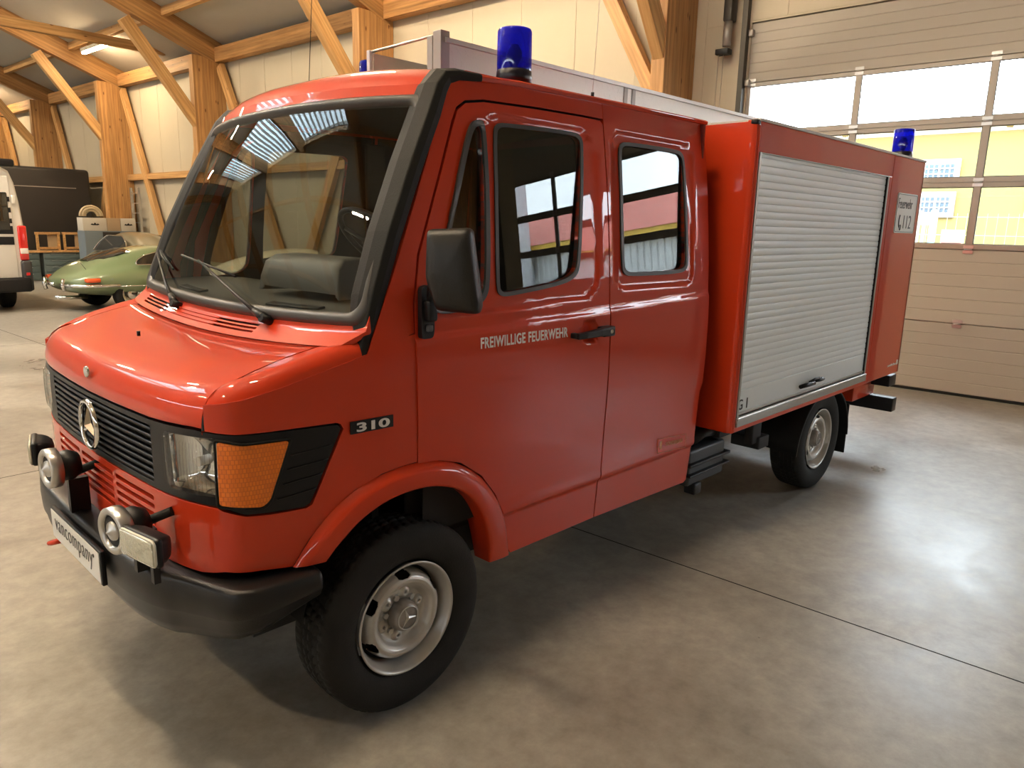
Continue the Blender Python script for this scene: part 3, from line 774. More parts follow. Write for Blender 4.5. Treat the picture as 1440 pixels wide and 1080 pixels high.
# instrument hood
mb = MB(); rows = []
for x, ins, z in ((.545, .02, 1.560), (.540, .0, 1.60), (.560, .012, 1.665), (.60, .035, 1.695), (.68, .06, 1.700), (.80, .07, 1.690), (.87, .05, 1.66), (.88, .0, 1.56)):
    r0, r1 = .30 + ins, .90 - ins
    rows.append([(x, y, z) for y in [lerp(r0, r1, k / 10) for k in range(11)]])
def skirt(r):
    out = []
    return out
N = 11; full = []
for i, r in enumerate(rows):
    x, _, z = r[0]
    left = [(x, r[0][1] - .018, 1.54), (x, r[0][1] - .010, (1.54 + z) / 2), (x, r[0][1] - .003, z - .012)]
    right = [(x, r[-1][1] + .003, z - .012), (x, r[-1][1] + .010, (1.54 + z) / 2), (x, r[-1][1] + .018, 1.54)]
    full.append(left + r + right)
mb.grid(full); mb.build('instrument_hood', DASH, DB)
# demister vents
for (a, b, w) in ((.30, .66, .12), (-.62, -.36, .12)):
    mb = MB(); pts = [dsh(a, w - .035), dsh(b, w - .035), dsh(b, w + .035), dsh(a, w + .035)]
    pts = [p + V((0, 0, .006)) for p in pts]; mb.tube(pts, .005, 6, closed=True)
    mb.build('vent_frame', PLA, DB)
    mb = MB(); mb.add([p + V((0, 0, .003)) for p in pts] + [p - V((0, 0, .01)) for p in pts], [(0, 1, 2, 3), (7, 6, 5, 4)]); mb.build('vent_opening', HOLE, DB)
# steering wheel
swc = V((.95, .58, 1.745)); swM = Matrix.Translation(swc) @ Matrix.Rotation(radians(43), 4, 'Y')
mb = MB(); mb.tube([swM @ V((.21 * cos(a), .21 * sin(a), 0)) for a in [2 * pi * k / 48 for k in range(48)]], .0135, 10, closed=True)
SW = mb.build('steering_wheel', PLA, TR); ROOTS[SW.name] = Matrix.Identity(4)
mb = MB()
for a in (-pi / 2 - .5, -pi / 2 + .5, pi / 2 + .5, pi / 2 - .5): mb.tube([swM @ V((.03 * cos(a), .03 * sin(a), -.02)), swM @ V((.195 * cos(a), .195 * sin(a), 0))], .010, 8)
mb.cyl(swM @ V((0, 0, -.03)), swM @ V((0, 0, .005)), .05); mb.build('spoke', PLA, SW)
MB().cyl(swM @ V((0, 0, -.03)), swM @ V((0, 0, -.40)), .028, 14).build('steering_column', PLA, SW)
# seats
def seat(x, y0, y1, zb=1.42):
    st = MB().rbox(x, x + .50, y0, y1, .82, .96, .05).build('seat', LIN, TR); ROOTS[st.name] = Matrix.Identity(4)
    M = Matrix.Translation((x + .46, 0, .92)) @ Matrix.Rotation(radians(10), 4, 'Y')
    MB().rbox(0, .12, y0, y1, 0, zb - .92, .05, M=M).build('backrest', LIN, st)
    MB().box(x + .05, x + .45, y0 + .05, y1 - .05, .64, .83).build('seat_base', DARK, st)
seat(1.18, .26, .78, 1.34); seat(1.18, .92, 1.62, 1.34); seat(1.98, .12, 1.64, 1.40)
# wipers
def wiper(piv, tip, b0, b1):
    wp = MB(); piv, tip = V(piv), V(tip); n = V((-.92, 0, .38))
    wp.tube([piv + n * .02, piv.lerp(tip, .3) + n * .028, tip + n * .02], [.010, .007, .0045], 8)
    W_ = wp.build('wiper', PLA, TR); ROOTS[W_.name] = Matrix.Identity(4)
    d = (tip - piv).normalized()
    MB().tube([piv - d * .03 + n * .016, piv + d * .05 + n * .022], [.019, .014], 10).build('wiper_head', PLA, W_)
    MB().cyl(piv - d * .035 - n * .02, piv - d * .035 + n * .034, .017, 16).build('spindle_cap', PLA, W_)
    b0, b1 = V(b0), V(b1); m = MB()
    m.tube([b0 + n * .006, b0.lerp(b1, .5) + n * .006, b1 + n * .006], .0055, 6)
    m.tube([b0.lerp(b1, .08) + n * .008, b0.lerp(b1, .5) + n * .026, b0.lerp(b1, .92) + n * .008], .0035, 6)
    m.build('wiper_blade', PLA, W_)
def wsq(px): return V(px)
U = lambda u, v: V(ws(u, v, -.004))
wiper(wsb(.415, -.008, -.010), U(-.27, .21), U(-.54, .225), U(.11, .16))
wiper(wsb(-.43, -.022, -.010), U(-.93, .20), U(-.975, .225), U(-.60, .14))

# ---- mirror
mm = MB()
mb = MB(); mb.prism(round_poly([(.603, 1.437), (.603, 1.620), (.640, 1.628), (.662, 1.61), (.662, 1.46), (.655, 1.437)], .014), 0, .022, Matrix(((1, 0, 0, 0), (0, 0, 1, -.135), (0, 1, 0, 0), (0, 0, 0, 1))))
MR = mb.build('mirror', PLA, TR, .004); ROOTS[MR.name] = Matrix.Identity(4)
for sg in (1,):
    MB().rbox(.612, .655, -.165, -.125, 1.50, 1.575, .010).build('mirror_bracket', PLA, MR)
    MB().rbox(.622, .648, -.147, -.125, 1.462, 1.488, .006).build('bracket_cap', pbr('grey plastic', (.10, .10, .11), .4), MR)
    MB().tube([(.630, -.150, 1.56), (.618, -.160, 1.60), (.590, -.205, 1.655), (.578, -.235, 1.685), (.585, -.268, 1.700)], .0115, 10).build('mirror_arm', PLA, MR)
    MB().lathe([(0, .0), (.022, .0), (.026, .012), (.018, .034), (0, .034)], 18, Matrix.Translation((.560, -.285, 1.700)) @ Matrix.Rotation(radians(70), 4, 'Y')).build('ball_joint', PLA, MR)
    # housing: rounded quad shell, back towards the camera
    cen = V((.590, -.300, 1.692)); nrm = V((-.80, -.60, .04)).normalized(); rgt = V((.60, -.80, 0)).normalized(); upv = rgt.cross(nrm) * -1
    if upv.z < 0: upv = -upv
    ol = round_poly([(-.078, .128), (.070, .136), (.108, -.112), (.100, -.146), (-.045, -.138), (-.082, -.03)], .020)
    rows = []
    for sc, dp in ((0.0, .046), (.45, .044), (.80, .036), (.93, .026), (.99, .008), (1.0, -.012), (1.0, -.028), (.93, -.030), (.92, -.02), (0, -.02)):
        rows.append([cen + rgt * (a * sc) + upv * (b_ * sc) + nrm * dp for a, b_ in ol])
    HS = MB().grid(rows, cu=True).build('mirror_housing', pbr('weathered mirror plastic', (.014, .0135, .012), .42, spec=.4, bump=.1, bscale=120, var=.15, vscale=14), MR)
    MB().grid([[cen + rgt * (a * sc) + upv * (b_ * sc) - nrm * (.023) for a, b_ in ol] for sc in (0.001, .92)], cu=True).build('mirror_glass', CHR, MR)
# right-hand mirror is hidden behind the cab

# ---- door handle, lettering, badges
hb = MB()
hb.tube([(1.452, -.150, 1.372), (1.50, -.158, 1.374), (1.60, -.158, 1.378), (1.66, -.152, 1.380)], [.013, .014, .017, .019], prof=[(-1, -.8), (-.6, -1), (.6, -1), (1, -.8), (1, .8), (.6, 1), (-.6, 1), (-1, .8)], up=(0, 0, 1))
hb.rbox(1.640, 1.722, -.158, -.108, 1.352, 1.398, .008)
hb.rbox(1.449, 1.478, -.150, -.105, 1.360, 1.384, .006)
HD = hb.build('door_handle', PLA, TR, .002); ROOTS[HD.name] = Matrix.Identity(4)
MB().cyl((1.690, -.161, 1.375), (1.690, -.155, 1.375), .010, 16).build('lock_cylinder', CHR, HD)
hb = MB(); hb.v = []
SIDE = Matrix(((1, 0, 0, 0), (0, 0, -1, 0), (0, 1, 0, 0), (0, 0, 0, 1)))      # local x -> x, y -> z, z -> -y
def text(name, s, size_x, size_y, M, mat, parent, bold=0, ext=.0008, align='LEFT', shear=0, space=1):
    cu = bpy.data.curves.new(name, 'FONT'); cu.body = s; cu.size = 1; cu.extrude = ext; cu.offset = bold; cu.shear = shear; cu.space_character = space
    o = bpy.data.objects.new(name, cu); COL.objects.link(o)
    bpy.context.view_layer.update()
    w, h = max(o.dimensions.x, 1e-3), max(o.dimensions.y, 1e-3)
    # bake to a mesh of the wished size
    dg = bpy.context.evaluated_depsgraph_get(); me = bpy.data.meshes.new_from_object(o.evaluated_get(dg))
    bb = [v.co.copy() for v in me.vertices]; x0 = min(p.x for p in bb); y0 = min(p.y for p in bb); y1 = max(p.y for p in bb); x1 = max(p.x for p in bb)
    for v in me.vertices:
        c = v.co; lx = (c.x - x0) / (x1 - x0) * size_x; ly = (c.y - y0) / (y1 - y0) * size_y
        if align == 'CENTER': lx -= size_x / 2; ly -= size_y / 2
        v.co = M @ V((lx, ly, c.z))
    bpy.data.objects.remove(o); me.materials.clear(); me.materials.append(mat)
    ob = bpy.data.objects.new(name, me); link(ob, parent); return ob
def onside(o, f, off=-.0015):
    for v in o.data.vertices:
        y = f(v.co.x, v.co.z)[1] + off; v.co.y = y + (v.co.y + .0)  # keep extrusion depth
t = text('door_lettering', 'FREIWILLIGE FEUERWEHR', .520, .044, Matrix.Translation((.908, 0, 1.369)) @ SIDE, LETW, TR, bold=.022, space=1.10); onside(t, door_map)
bd = patch('model_badge', rect(.322, .492, 1.135, 1.178), [], lambda x, z, d: (x, ys(x, z) - .004 + d, z + .0), PLA, TR, (.05, .05), .006); ROOTS[bd.name] = Matrix.Identity(4)
t = text('badge_number', '310', .132, .032, Matrix.Translation((.343, 0, 1.1405)) @ SIDE, LETW, bd, bold=.03); onside(t, side, -.006)
st = MB()
GOLD = pbr('gold foil', (.62, .24, .08), .4)
for a, b_ in (((2.215, .672), (2.500, .648)), ((2.500, .648), (2.490, .728)), ((2.490, .728), (2.205, .752)), ((2.205, .752), (2.215, .672))):
    st.tube([side(a[0], a[1], -.0105), side(b_[0], b_[1], -.0105)], .0014, 4)
st.box(2.232, 2.252, -.112, -.111, .690, .735)
SK = st.build('coachbuilder_sticker', GOLD, TR); ROOTS[SK.name] = Matrix.Identity(4)
t = text('sticker_text', 'SONDERBAU', .17, .022, Matrix.Translation((2.29, 0, .698)) @ Matrix.Rotation(radians(4), 4, 'Y') @ SIDE, GOLD, SK, bold=.02); onside(t, side, -.011)

# ---- bumper
ridge = [(.88, -.279), (.466, -.270), (.30, -.252), (.20, -.226), (.123, -.192), (.04, -.160), (-.034, -.135), (-.085, -.108), (-.115, -.06), (-.125, .0), (-.130, .08), (-.133, .178)]
rp = []
for i in range(len(ridge) - 1):
    for k in range(6):
        t = k / 6; p0 = ridge[max(i - 1, 0)]; p1 = ridge[i]; p2 = ridge[i + 1]; p3 = ridge[min(i + 2, len(ridge) - 1)]
        rp.append(tuple(.5 * (2 * p1[a] + (p2[a] - p0[a]) * t + (2 * p0[a] - 5 * p1[a] + 4 * p2[a] - p3[a]) * t * t + (3 * p1[a] - p0[a] - 3 * p2[a] + p3[a]) * t ** 3) for a in (0, 1)))
rp.append(ridge[-1]); rp = [(2 * YC - y, x) for y, x in rp[::-1]] + rp[1:]
rows = []
for i, (y, x) in enumerate(rp):
    a = rp[max(i - 1, 0)]; b_ = rp[min(i + 1, len(rp) - 1)]; ty, tx = b_[0] - a[0], b_[1] - a[1]; l = hypot(tx, ty); ny, nx = -tx / l, ty / l
    if (y - YC) * ny + (x - 1) * nx < 0: nx, ny = -nx, -ny
    au = abs(y - YC); e = max(0, min(1, (x + .20) / .37)); zt = .703 - .012 * e; zb = interp(au, [0, .45, .7, .9, 1.0], [.475, .47, .475, .505, .53]) + .055 * max(0, min(1, (x + .03) / .2))
    zm = lerp(zt, zb, .52)
    prof_ = [(-.10, zt + .004), (-.05, zt + .006), (-.022, zt + .004), (-.008, zt), (0, zt - .012), (.003, lerp(zt, zm, .5)), (.0, zm), (-.004, zm - .004), (-.016, lerp(zm, zb, .55)), (-.036, zb + .008), (-.045, zb), (-.10, zb + .01)]
    rows.append([(x + nx * d, y + ny * d, z) for d, z in prof_])
mb = MB(); mb.grid(rows, cu=False)
mb.add(rows[0], [list(range(len(rows[0])))]); mb.add(rows[-1], [list(range(len(rows[0])))])
BP = mb.build('front_bumper', BUMP, TR); ROOTS[BP.name] = Matrix.Identity(4)
# number plate
pb = MB().rbox(-.303, -.286, .515, 1.105, .566, .696, .004).build('number_plate', PLA, TR); ROOTS[pb.name] = Matrix.Identity(4)
MB().box(-.3055, -.302, .525, 1.095, .574, .688).build('plate_face', WHT, pb)
text('plate_lettering', 'vancompany', .45, .066, Matrix.Translation((-.3065, 1.045, .596)) @ FRONT, pbr('dark ink', (.05, .045, .045), .5), pb, bold=-.014, space=1.12)
text('plate_mark', '®', .014, .014, Matrix.Translation((-.3065, .588, .655)) @ FRONT, pbr('dark ink', (.05, .045, .045), .5), pb)
# towing eye
MB().tube([(-.285 + .03 * cos(a), 1.13 + .035 * sin(a), .53 - .012 * sin(a)) for a in [2 * pi * k / 20 for k in range(20)]], .010, 8, closed=True).build('towing_eye', RED, TR)

# horns and fog lamps
def horn(x, y, z, yaw=0):
    M = Matrix.Translation((x, y, z)) @ Matrix.Rotation(yaw, 4, 'Z') @ FRONT
    h = MB().lathe([(.052, -.006), (.054, .006), (.070, .009), (.076, .004), (.077, -.018), (.075, -.034), (.03, -.04)], 40, M).build('horn', ALU, TR); ROOTS[h.name] = Matrix.Identity(4)
    MB().lathe([(.0, -.004), (.050, -.002), (.053, -.006)], 40, M).build('horn_mesh', DARK, h)
    MB().lathe([(0, .022), (.005, .016), (.018, .006), (.030, .004), (.032, -.004)], 32, M).build('horn_cone', ALU, h)
    MB().lathe([(.012, -.03), (.055, -.035), (.060, -.075), (.045, -.105), (.0, -.108)], 28, M).build('horn_body', PLA, h)
    return h
def fog(x, y0, y1, z0, z1, yaw=0):
    R_ = Matrix.Translation((x, (y0 + y1) / 2, 0)) @ Matrix.Rotation(yaw, 4, 'Z') @ Matrix.Translation((-x, -(y0 + y1) / 2, 0))
    f = MB(); f.rbox(x - .002, x + .022, y0 - .006, y1 + .006, z0 - .006, z1 + .006, .010, M=R_)
    ym, zm = (y0 + y1) / 2, (z0 + z1) / 2; rws = []
    for xx, kk in ((.012, 1.0), (.035, .93), (.055, .78), (.070, .55), (.075, .2), (.0755, .01)):
        rws.append([(x + xx, ym + (a - ym) * kk, zm + (c - zm) * kk) for a, c in rect(y0 - .004, y1 + .004, z0 - .004, z1 + .004, .02)])
    f.grid(rws, cu=True, M=R_)
    F_ = f.build('fog_lamp', PLA, TR); ROOTS[F_.name] = Matrix.Identity(4)
    mb = MB(); mb.tube([(x - .004, a, c) for a, c in rect(y0, y1, z0, z1, .014)], .0045, 6, closed=True, M=R_); mb.build('lamp_rim', pbr('ivory rim', (.62, .60, .50), .35), F_)
    MB().rbox(x - .012, x + .004, y0 + .002, y1 - .002, z0 + .002, z1 - .002, .005, M=R_).build('lamp_lens', pbr('fluted fog glass', (.62, .62, .50), .12, metal=.5, coat=1, bump=.7, bscale=55), F_)
    MB().box(x + .03, x + .05, (y0 + y1) / 2 - .012, (y0 + y1) / 2 + .012, z0 - .09, z0).build('lamp_bracket', PLA, F_)
horn(-.335, .240, .872, radians(10)); horn(-.335, .940, .900, radians(4))
fog(-.312, -.012, .172, .825, .905, radians(10)); fog(-.330, 1.075, 1.245, .885, .965, radians(-14))
for y in (.262, .955):
    MB().box(-.27, -.20, y - .014, y + .014, .705, .84).build('lamp_bracket', PLA, TR)
    MB().tube([(-.25, y, .86), (-.20, y - .02, .88), (-.16, y - .05, .90)], .016, 8).build('lamp_cable', RUB, TR)

# ---- wheels
def make_wheel(x, yf, mir=False):
    """outer rim face in plane y=yf (left side); built facing -y"""
    R0 = .375; W_ = .205
    ang = 300; lat = []
    tyw = [(.226, .006), (.245, -.010), (.28, -.020), (.315, -.021), (.34, -.016), (.357, -.006), (.366, .004)]
    trd = [.010, .018, .030, .033, .040, .060, .063, .069, .072, .090, .093, .099, .102, .120, .123, .129, .132, .150, .160, .168, .178]
    rowsT = []
    def T(r, yy, k): a = 2 * pi * k / ang; return (x + r * cos(a), yf + yy, R0 - .004 + r * sin(a))
    for r, yy in tyw: rowsT.append([T(r, yy, k) for k in range(ang)])
    for j, yy in enumerate(trd):
        row = []
        crown = -.006 * ((yy - .09) / .09) ** 2
        for k in range(ang):
            g = 0
            zig = .0 * (1 if (k // 2) % 2 else -1)
            for gc in (.0365, .066, .096, .126):
                if abs(yy - gc) < .0045: g = .011
            rib = int(interp(yy, [.0, .033, .063, .096, .129, .2], [0, 1, 2, 3, 4, 5]))
            if (k + rib) % 5 == 0 and g == 0: g = .010 if yy > .028 else .006
            row.append(T(R0 + crown - g, yy + (zig if .02 < yy < .15 else 0), k))
        rowsT.append(row)
    for r, yy in reversed(tyw): rowsT.append([T(r, .188 - yy, k) for k in range(ang)])
    mb = MB(); mb.grid(rowsT, cu=True)
    ty = mb.build('tyre', TYRE, None)
    M = Matrix.Translation((x, yf, R0 - .004)) @ Matrix(((1, 0, 0, 0), (0, 0, -1, 0), (0, 1, 0, 0), (0, 0, 0, 1)))
    # lathe heights: + is outward (-y)
    n = 180
    prof1 = [(.222, .002), (.223, .008), (.218, .011), (.212, .006), (.208, -.004), (.203, -.02), (.196, -.028), (.190, -.06), (.186, -.085), (.178, -.087)]
    prof2 = [(.178, -.087), (.176, -.050), (.168, -.022), (.158, -.010), (.146, -.005), (.134, -.008), (.122, -.020), (.112, -.036), (.104, -.044), (.070, -.046), (.060, -.046)]
    mb = MB(); mb.lathe(prof1, n, M)
    rr = []
    for i in range(len(prof2) - 1):
        for k in range(4): t = k / 4; rr.append(tuple(lerp(prof2[i][a], prof2[i + 1][a], t) for a in (0, 1)))
    rr.append(prof2[-1])
    nh = 6
    def mask(i, j):
        r = (rr[i][0] + rr[i + 1][0]) / 2; a = 2 * pi * (j + .5) / n
        da = (a + pi / nh * .0) % (2 * pi / nh) - pi / nh
        return not (((da * .164) / .030) ** 2 + ((r - .167) / .0135) ** 2 < 1)
    mb.lathe(rr, n, M, mask=mask)
    rim = mb.build('rim', SILV, None, weld=True)
    so_ = rim.modifiers.new('thick', 'SOLIDIFY'); so_.thickness = .004
    bk = MB().lathe([(.19, -.068), (.10, -.075), (.0, -.08)], 40, M).build('brake_drum', HOLE, None)
    mb = MB()
    for k in range(6):
        a = 2 * pi * k / 6 + .3; c = V((.086 * cos(a), .086 * sin(a), -.045))
        mb.lathe([(.0055, .006), (.007, .013), (.017, .011), (.024, .003), (.030, -.002)], 14, M @ Matrix.Translation(c))
    for k in range(6):
        a = 2 * pi * k / 6 + .3; c = V((.074 * cos(a + .52), .074 * sin(a + .52), -.046)); mb.lathe([(.0, .012), (.012, .012), (.0125, .0)], 6, M @ Matrix.Translation(c), smooth=False)
    bo = mb.build('wheel_bolts', SILV, None)
    mb = MB(); mb.lathe([(.0, .004), (.046, .004), (.053, .000), (.058, -.010), (.060, -.046)], 36, M)
    cap = mb.build('hub_cap', RUST, None)
    star = star_emblem(None, M @ V((0, 0, .006)), .048, (M.to_3x3() @ Matrix.Rotation(.35, 3, 'Z')).to_4x4(), SILV, 'hub_star', .003, .08)
    return [ty, rim, bk, bo, cap, star]
wheel_meshes = make_wheel(0, 0)
def place_wheel(x, yf, mir, first=False, spin=0):
    w = bpy.data.objects.new('wheel', None); COL.objects.link(w); w.parent = TR; w.matrix_parent_inverse = ROOTS[TR.name].inverted()
    w.location = (x, yf, 0)
    if mir: w.rotation_euler = (0, 0, pi)
    for m in wheel_meshes:
        c = m if first else m.copy()
        if not first: COL.objects.link(c)
        c.parent = w
place_wheel(.55, -.107, False, True); place_wheel(4.25, -.172, False); place_wheel(.55, 2 * YC + .107, True); place_wheel(4.25, 2 * YC + .172, True)

# ---- box body
X1, X2, YB, YB2, ZB, ZT = 2.773, 5.687, -.2331, 1.995, .699, 2.41
r0 = .030
def vprism(poly2d, z0, z1, mb): mb.prism(poly2d, z0, z1)
mb = MB()
mb.box(X1, X2, YB2 - .03, YB2, ZB, ZT); mb.box(X2 - .03, X2, YB, YB2, ZB, ZT - .02)
mb.box(X1 + .01, X2, YB + .02, YB2, ZB + .02, ZB + .05)
mb.box(X1, X1 + .02, YB + .05, YB2, ZB, ZT)
BX = mb.build('box_body', RED, TR, .004); ROOTS[BX.name] = Matrix.Identity(4)
# rounded corner post
pts = []
for k in range(9):
    a = pi + pi / 2 * k / 8; pts.append((X1 + .035 + .035 * cos(a), YB + .035 + .035 * sin(a)))
pts += [(X1 + .048, YB), (X1 + .048, YB + .01), (X1 + .02, YB + .055), (X1, YB + .055)]
mb = MB(); mb.prism(pts, ZB, ZT); mb.build('corner_post', RED, BX, .002)
MB().rbox(X1 - .002, X1 + .040, YB - .002, YB + .040, ZT - .022, ZT + .003, .008).build('corner_cap', PLA, BX)
mb = MB(); mb.box(X1 + .030, X1 + .033, YB - .003, YB, ZB + .005, ZT - .024); mb.box(X1 + .008, X1 + .011, YB + .003, YB + .006, ZB, ZT - .03); mb.build('post_bead', RED, BX)
# side frame round the shutter
RX0, RX1, RZ0, RZ1 = 2.825, 4.880, .775, 2.252
mb = MB()
mb.box(X1 + .048, 4.948, YB, YB + .03, RZ1, ZT - .004); mb.box(X1 + .048, RX1, YB, YB + .03, ZB, RZ0 - .002); mb.box(RX1, 4.948, YB, YB + .03, ZB, RZ1)
mb.build('side_frame', RED, BX, .003)
MB().box(4.953, X2, YB, YB + .03, ZB, ZT - .004).build('rear_side_panel', RED, BX, .004)
mb = MB(); mb.box(X1 + .03, X2 + .004, YB - .006, YB + .05, ZT - .004, ZT + .012); mb.box(X1, X2, YB + .05, YB2, ZT - .01, ZT + .004); mb.box(X2 - .02, X2 + .006, YB, YB2, ZT - .01, ZT + .012)
mb.build('roof_panel', pbr('light grey roof', (.62, .60, .57), .5), BX, .003)
mb = MB(); mb.box(RX0, RX0 + .022, YB - .004, YB + .03, RZ0, RZ1); mb.box(RX1 - .022, RX1, YB - .004, YB + .03, RZ0, RZ1); mb.box(RX0, RX1, YB - .003, YB + .002, RZ1 - .006, RZ1)
SH = mb.build('shutter_frame', ALUD, TR, .002); ROOTS[SH.name] = Matrix.Identity(4)
MB().box(RX1 - .030, RX1 - .022, YB + .001, YB + .03, RZ0, RZ1).build('shutter_brush', HOLE, SH)
mb = MB(); pitch = .0402; zs_ = []; z = RZ0 + .165
rows = [[(RX0 + .022, YB + .012, RZ0 + .03), (RX1 - .03, YB + .012, RZ0 + .03)], [(RX0 + .022, YB + .010, RZ0 + .034), (RX1 - .03, YB + .010, RZ0 + .034)], [(RX0 + .022, YB + .010, z - .004), (RX1 - .03, YB + .010, z - .004)]]
while z < RZ1 - .01:
    for dz, dy in ((-.0008, .0150), (.0014, .0150), (.0022, .0112), (.006, .0100), (pitch * .5, .0096), (pitch - .006, .0100), (pitch - .0018, .0112)):
        rows.append([(RX0 + .022, YB + dy, min(z + dz, RZ1)), (RX1 - .03, YB + dy, min(z + dz, RZ1))])
    z += pitch
mb.grid(rows); RS = mb.build('roller_shutter', SLAT, TR); ROOTS[RS.name] = Matrix.Identity(4)
md = RS.modifiers.new('n', 'EDGE_SPLIT'); md.split_angle = radians(50)
mb = MB(); mb.box(RX0 + .022, RX1 - .022, YB + .004, YB + .02, RZ0 + .018, RZ0 + .034); mb.build('shutter_seal', ALUD, RS, .002)
mb = MB(); mb.rbox(RX0 - .002, RX1, YB - .012, YB + .015, RZ0 - .046, RZ0 - .004, .003); mb.build('drip_rail', ALUD, BX)
MB().rbox(RX0 - .002, RX1, YB - .016, YB + .015, RZ0 - .002, RZ0 + .012, .005).build('shutter_sill', ALU, BX)
mb = MB(); mb.tube([(3.66, YB - .012, .852), (3.74, YB - .026, .858), (3.83, YB - .030, .858), (3.86, YB - .016, .860)], [.014, .016, .014, .010], 8); mb.tube([(3.865, YB - .012, .862), (3.93, YB - .030, .868), (3.99, YB - .024, .866), (4.02, YB - .004, .862)], [.009, .014, .014, .010], 8)
mb.tube([(3.78, YB - .02, .870), (3.85, YB - .03, .885), (3.93, YB - .025, .880)], .008, 8); mb.build('shutter_handle', PLA, RS)
text('shutter_lettering', 'G 1', .115, .062, Matrix.Translation((2.852, YB + .0085, .822)) @ SIDE, PLA, RS, bold=.006)
# 112 sign
sg_ = MB(); sg_.prism(rect(5.115, 5.60, 1.850, 2.150, .03), 0, .003, Matrix.Translation((0, YB - .0, 0)) @ SIDE); SG = sg_.build('emergency_number_sign', pbr('sign white', (.74, .72, .66), .4), TR)
ROOTS[SG.name] = Matrix.Identity(4)
INK = pbr('sign ink', (.035, .03, .03), .5)
text('sign_lettering', 'Feuerwehr', .33, .075, Matrix.Translation((5.150, YB - .004, 2.035)) @ SIDE, INK, SG, bold=-.01)
text('sign_number', '112', .18, .10, Matrix.Translation((5.315, YB - .004, 1.885)) @ SIDE, INK, SG, bold=-.01)
mb = MB(); mb.tube([(5.215, YB - .004, 1.985), (5.200, YB - .004, 1.95), (5.205, YB - .004, 1.91), (5.225, YB - .004, 1.89)], .005, 6); mb.tube([(5.245 + .014 * cos(a), YB - .004, 1.892 + .02 * sin(a)) for a in [pi * 2 * k / 14 for k in range(14)]], .003, 5, closed=True); mb.build('phone_symbol', INK, SG)
mb = MB(); mb.tube([(a, YB - .0035, c) for a, c in rect(5.125, 5.59, 1.860, 2.140, .022)], .002, 4, closed=True); mb.build('sign_border', INK, SG)
text('body_lettering', 'sonderbau', .20, .022, Matrix.Translation((5.40, YB - .001, .770)) @ SIDE, LETW, BX)
text('body_mark', 'B', .035, .04, Matrix.Translation((5.615, YB - .001, .768)) @ SIDE, LETW, BX, bold=.02)
# chassis, mudguards, rear bumper, battery box, tow bar
mb = MB()
for y in (.45, 1.31): mb.box(.0, 5.75, y - .035, y + .035, .50, .66)
for x in (.1, 1.6, 2.75, 3.5, 4.6, 5.6): mb.box(x - .03, x + .03, .45, 1.31, .52, .62)
mb.cyl((.55, .05, .37), (.55, 1.71, .37), .035); mb.cyl((4.25, .0, .37), (4.25, 1.76, .37), .05); mb.lathe([(0, -.12), (.1, -.1), (.16, 0), (.1, .1), (0, .12)], 20, Matrix.Translation((4.25, YC, .37)))
mb.box(2.9, 5.6, -.1, 1.86, .62, .70)
mb.build('chassis', DARK, TR)
mb = MB(); mb.box(.0, 2.55, .02, 1.74, .46, .60); mb.build('floor_pan', DARK, TR)
for sg in (1, -1):
    mb = MB(); rows = []
    for k in range(21):
        a = radians(176 - 174 * k / 20)
        rows.append([(4.25 + .47 * cos(a), y, .36 + .44 * sin(a) - (.02 if y > -.19 else .05)) for y in (-.215, -.205, .06, .07)])
    if sg < 0: rows = [[(x, 2 * YC - y, z) for x, y, z in r] for r in rows]
    o = mb.grid(rows).build('mudguard', RUB, TR); so_ = o.modifiers.new('t', 'SOLIDIFY'); so_.thickness = .012
    a, b_ = (-.20, .06) if sg > 0 else (2 * YC - .06, 2 * YC + .20)
    MB().rbox(4.725, 4.740, a, b_, .17, .56, .005).build('mud_flap', RUB, TR)
    MB().box(3.25, 3.75, (.30 if sg > 0 else 1.3), (.44 if sg > 0 else 1.44), .48, .62).build('mudguard_stay', DARK, TR)
mb = MB(); mb.rbox(3.30, 3.42, -.12, -.06, .50, .66, .01); mb.rbox(3.36, 3.50, -.14, .06, .46, .54, .008); mb.build('body_mount', DARK, TR)
mb = MB(); mb.rbox(2.64, 3.06, -.06, .16, .36, .58, .02); BT = mb.build('battery_box', pbr('moulded grey box', (.04, .042, .045), .45), TR); ROOTS[BT.name] = Matrix.Identity(4)
mb = MB(); mb.rbox(2.62, 3.09, -.085, .18, .485, .505, .006); mb.rbox(2.62, 3.09, -.085, .18, .425, .44, .006); mb.rbox(2.70, 2.78, -.075, .0, .30, .37, .01); mb.build('box_flange', PLA, BT)
mb = MB(); mb.tube([(2.70, -.02, .62), (2.80, -.04, .665), (2.93, -.04, .655), (3.0, -.02, .60)], .035, 10); mb.tube([(2.66, .04, .62), (2.80, .05, .70), (2.95, .06, .66)], .03, 10); mb.build('intake_hose', PLA, BT)
mb = MB(); mb.rbox(5.60, 5.77, -.205, 1.96, .570, .665, .008); mb.build('rear_step', PLA, TR)
MB().rbox(5.66, 5.76, -.235, 1.99, .345, .465, .008).build('underrun_bar', PLA, TR)
MB().rbox(5.20, 5.70, -.06, .10, .475, .60, .01).build('rear_bracket', RED, TR)
MB().box(5.0, 5.7, .02, 1.74, .56, .70).build('rear_crossmember', REDD, TR)
# tank / exhaust under the cab
MB().rbox(1.5, 2.2, .35, .62, .36, .56, .05).build('fuel_tank', DARK, TR)

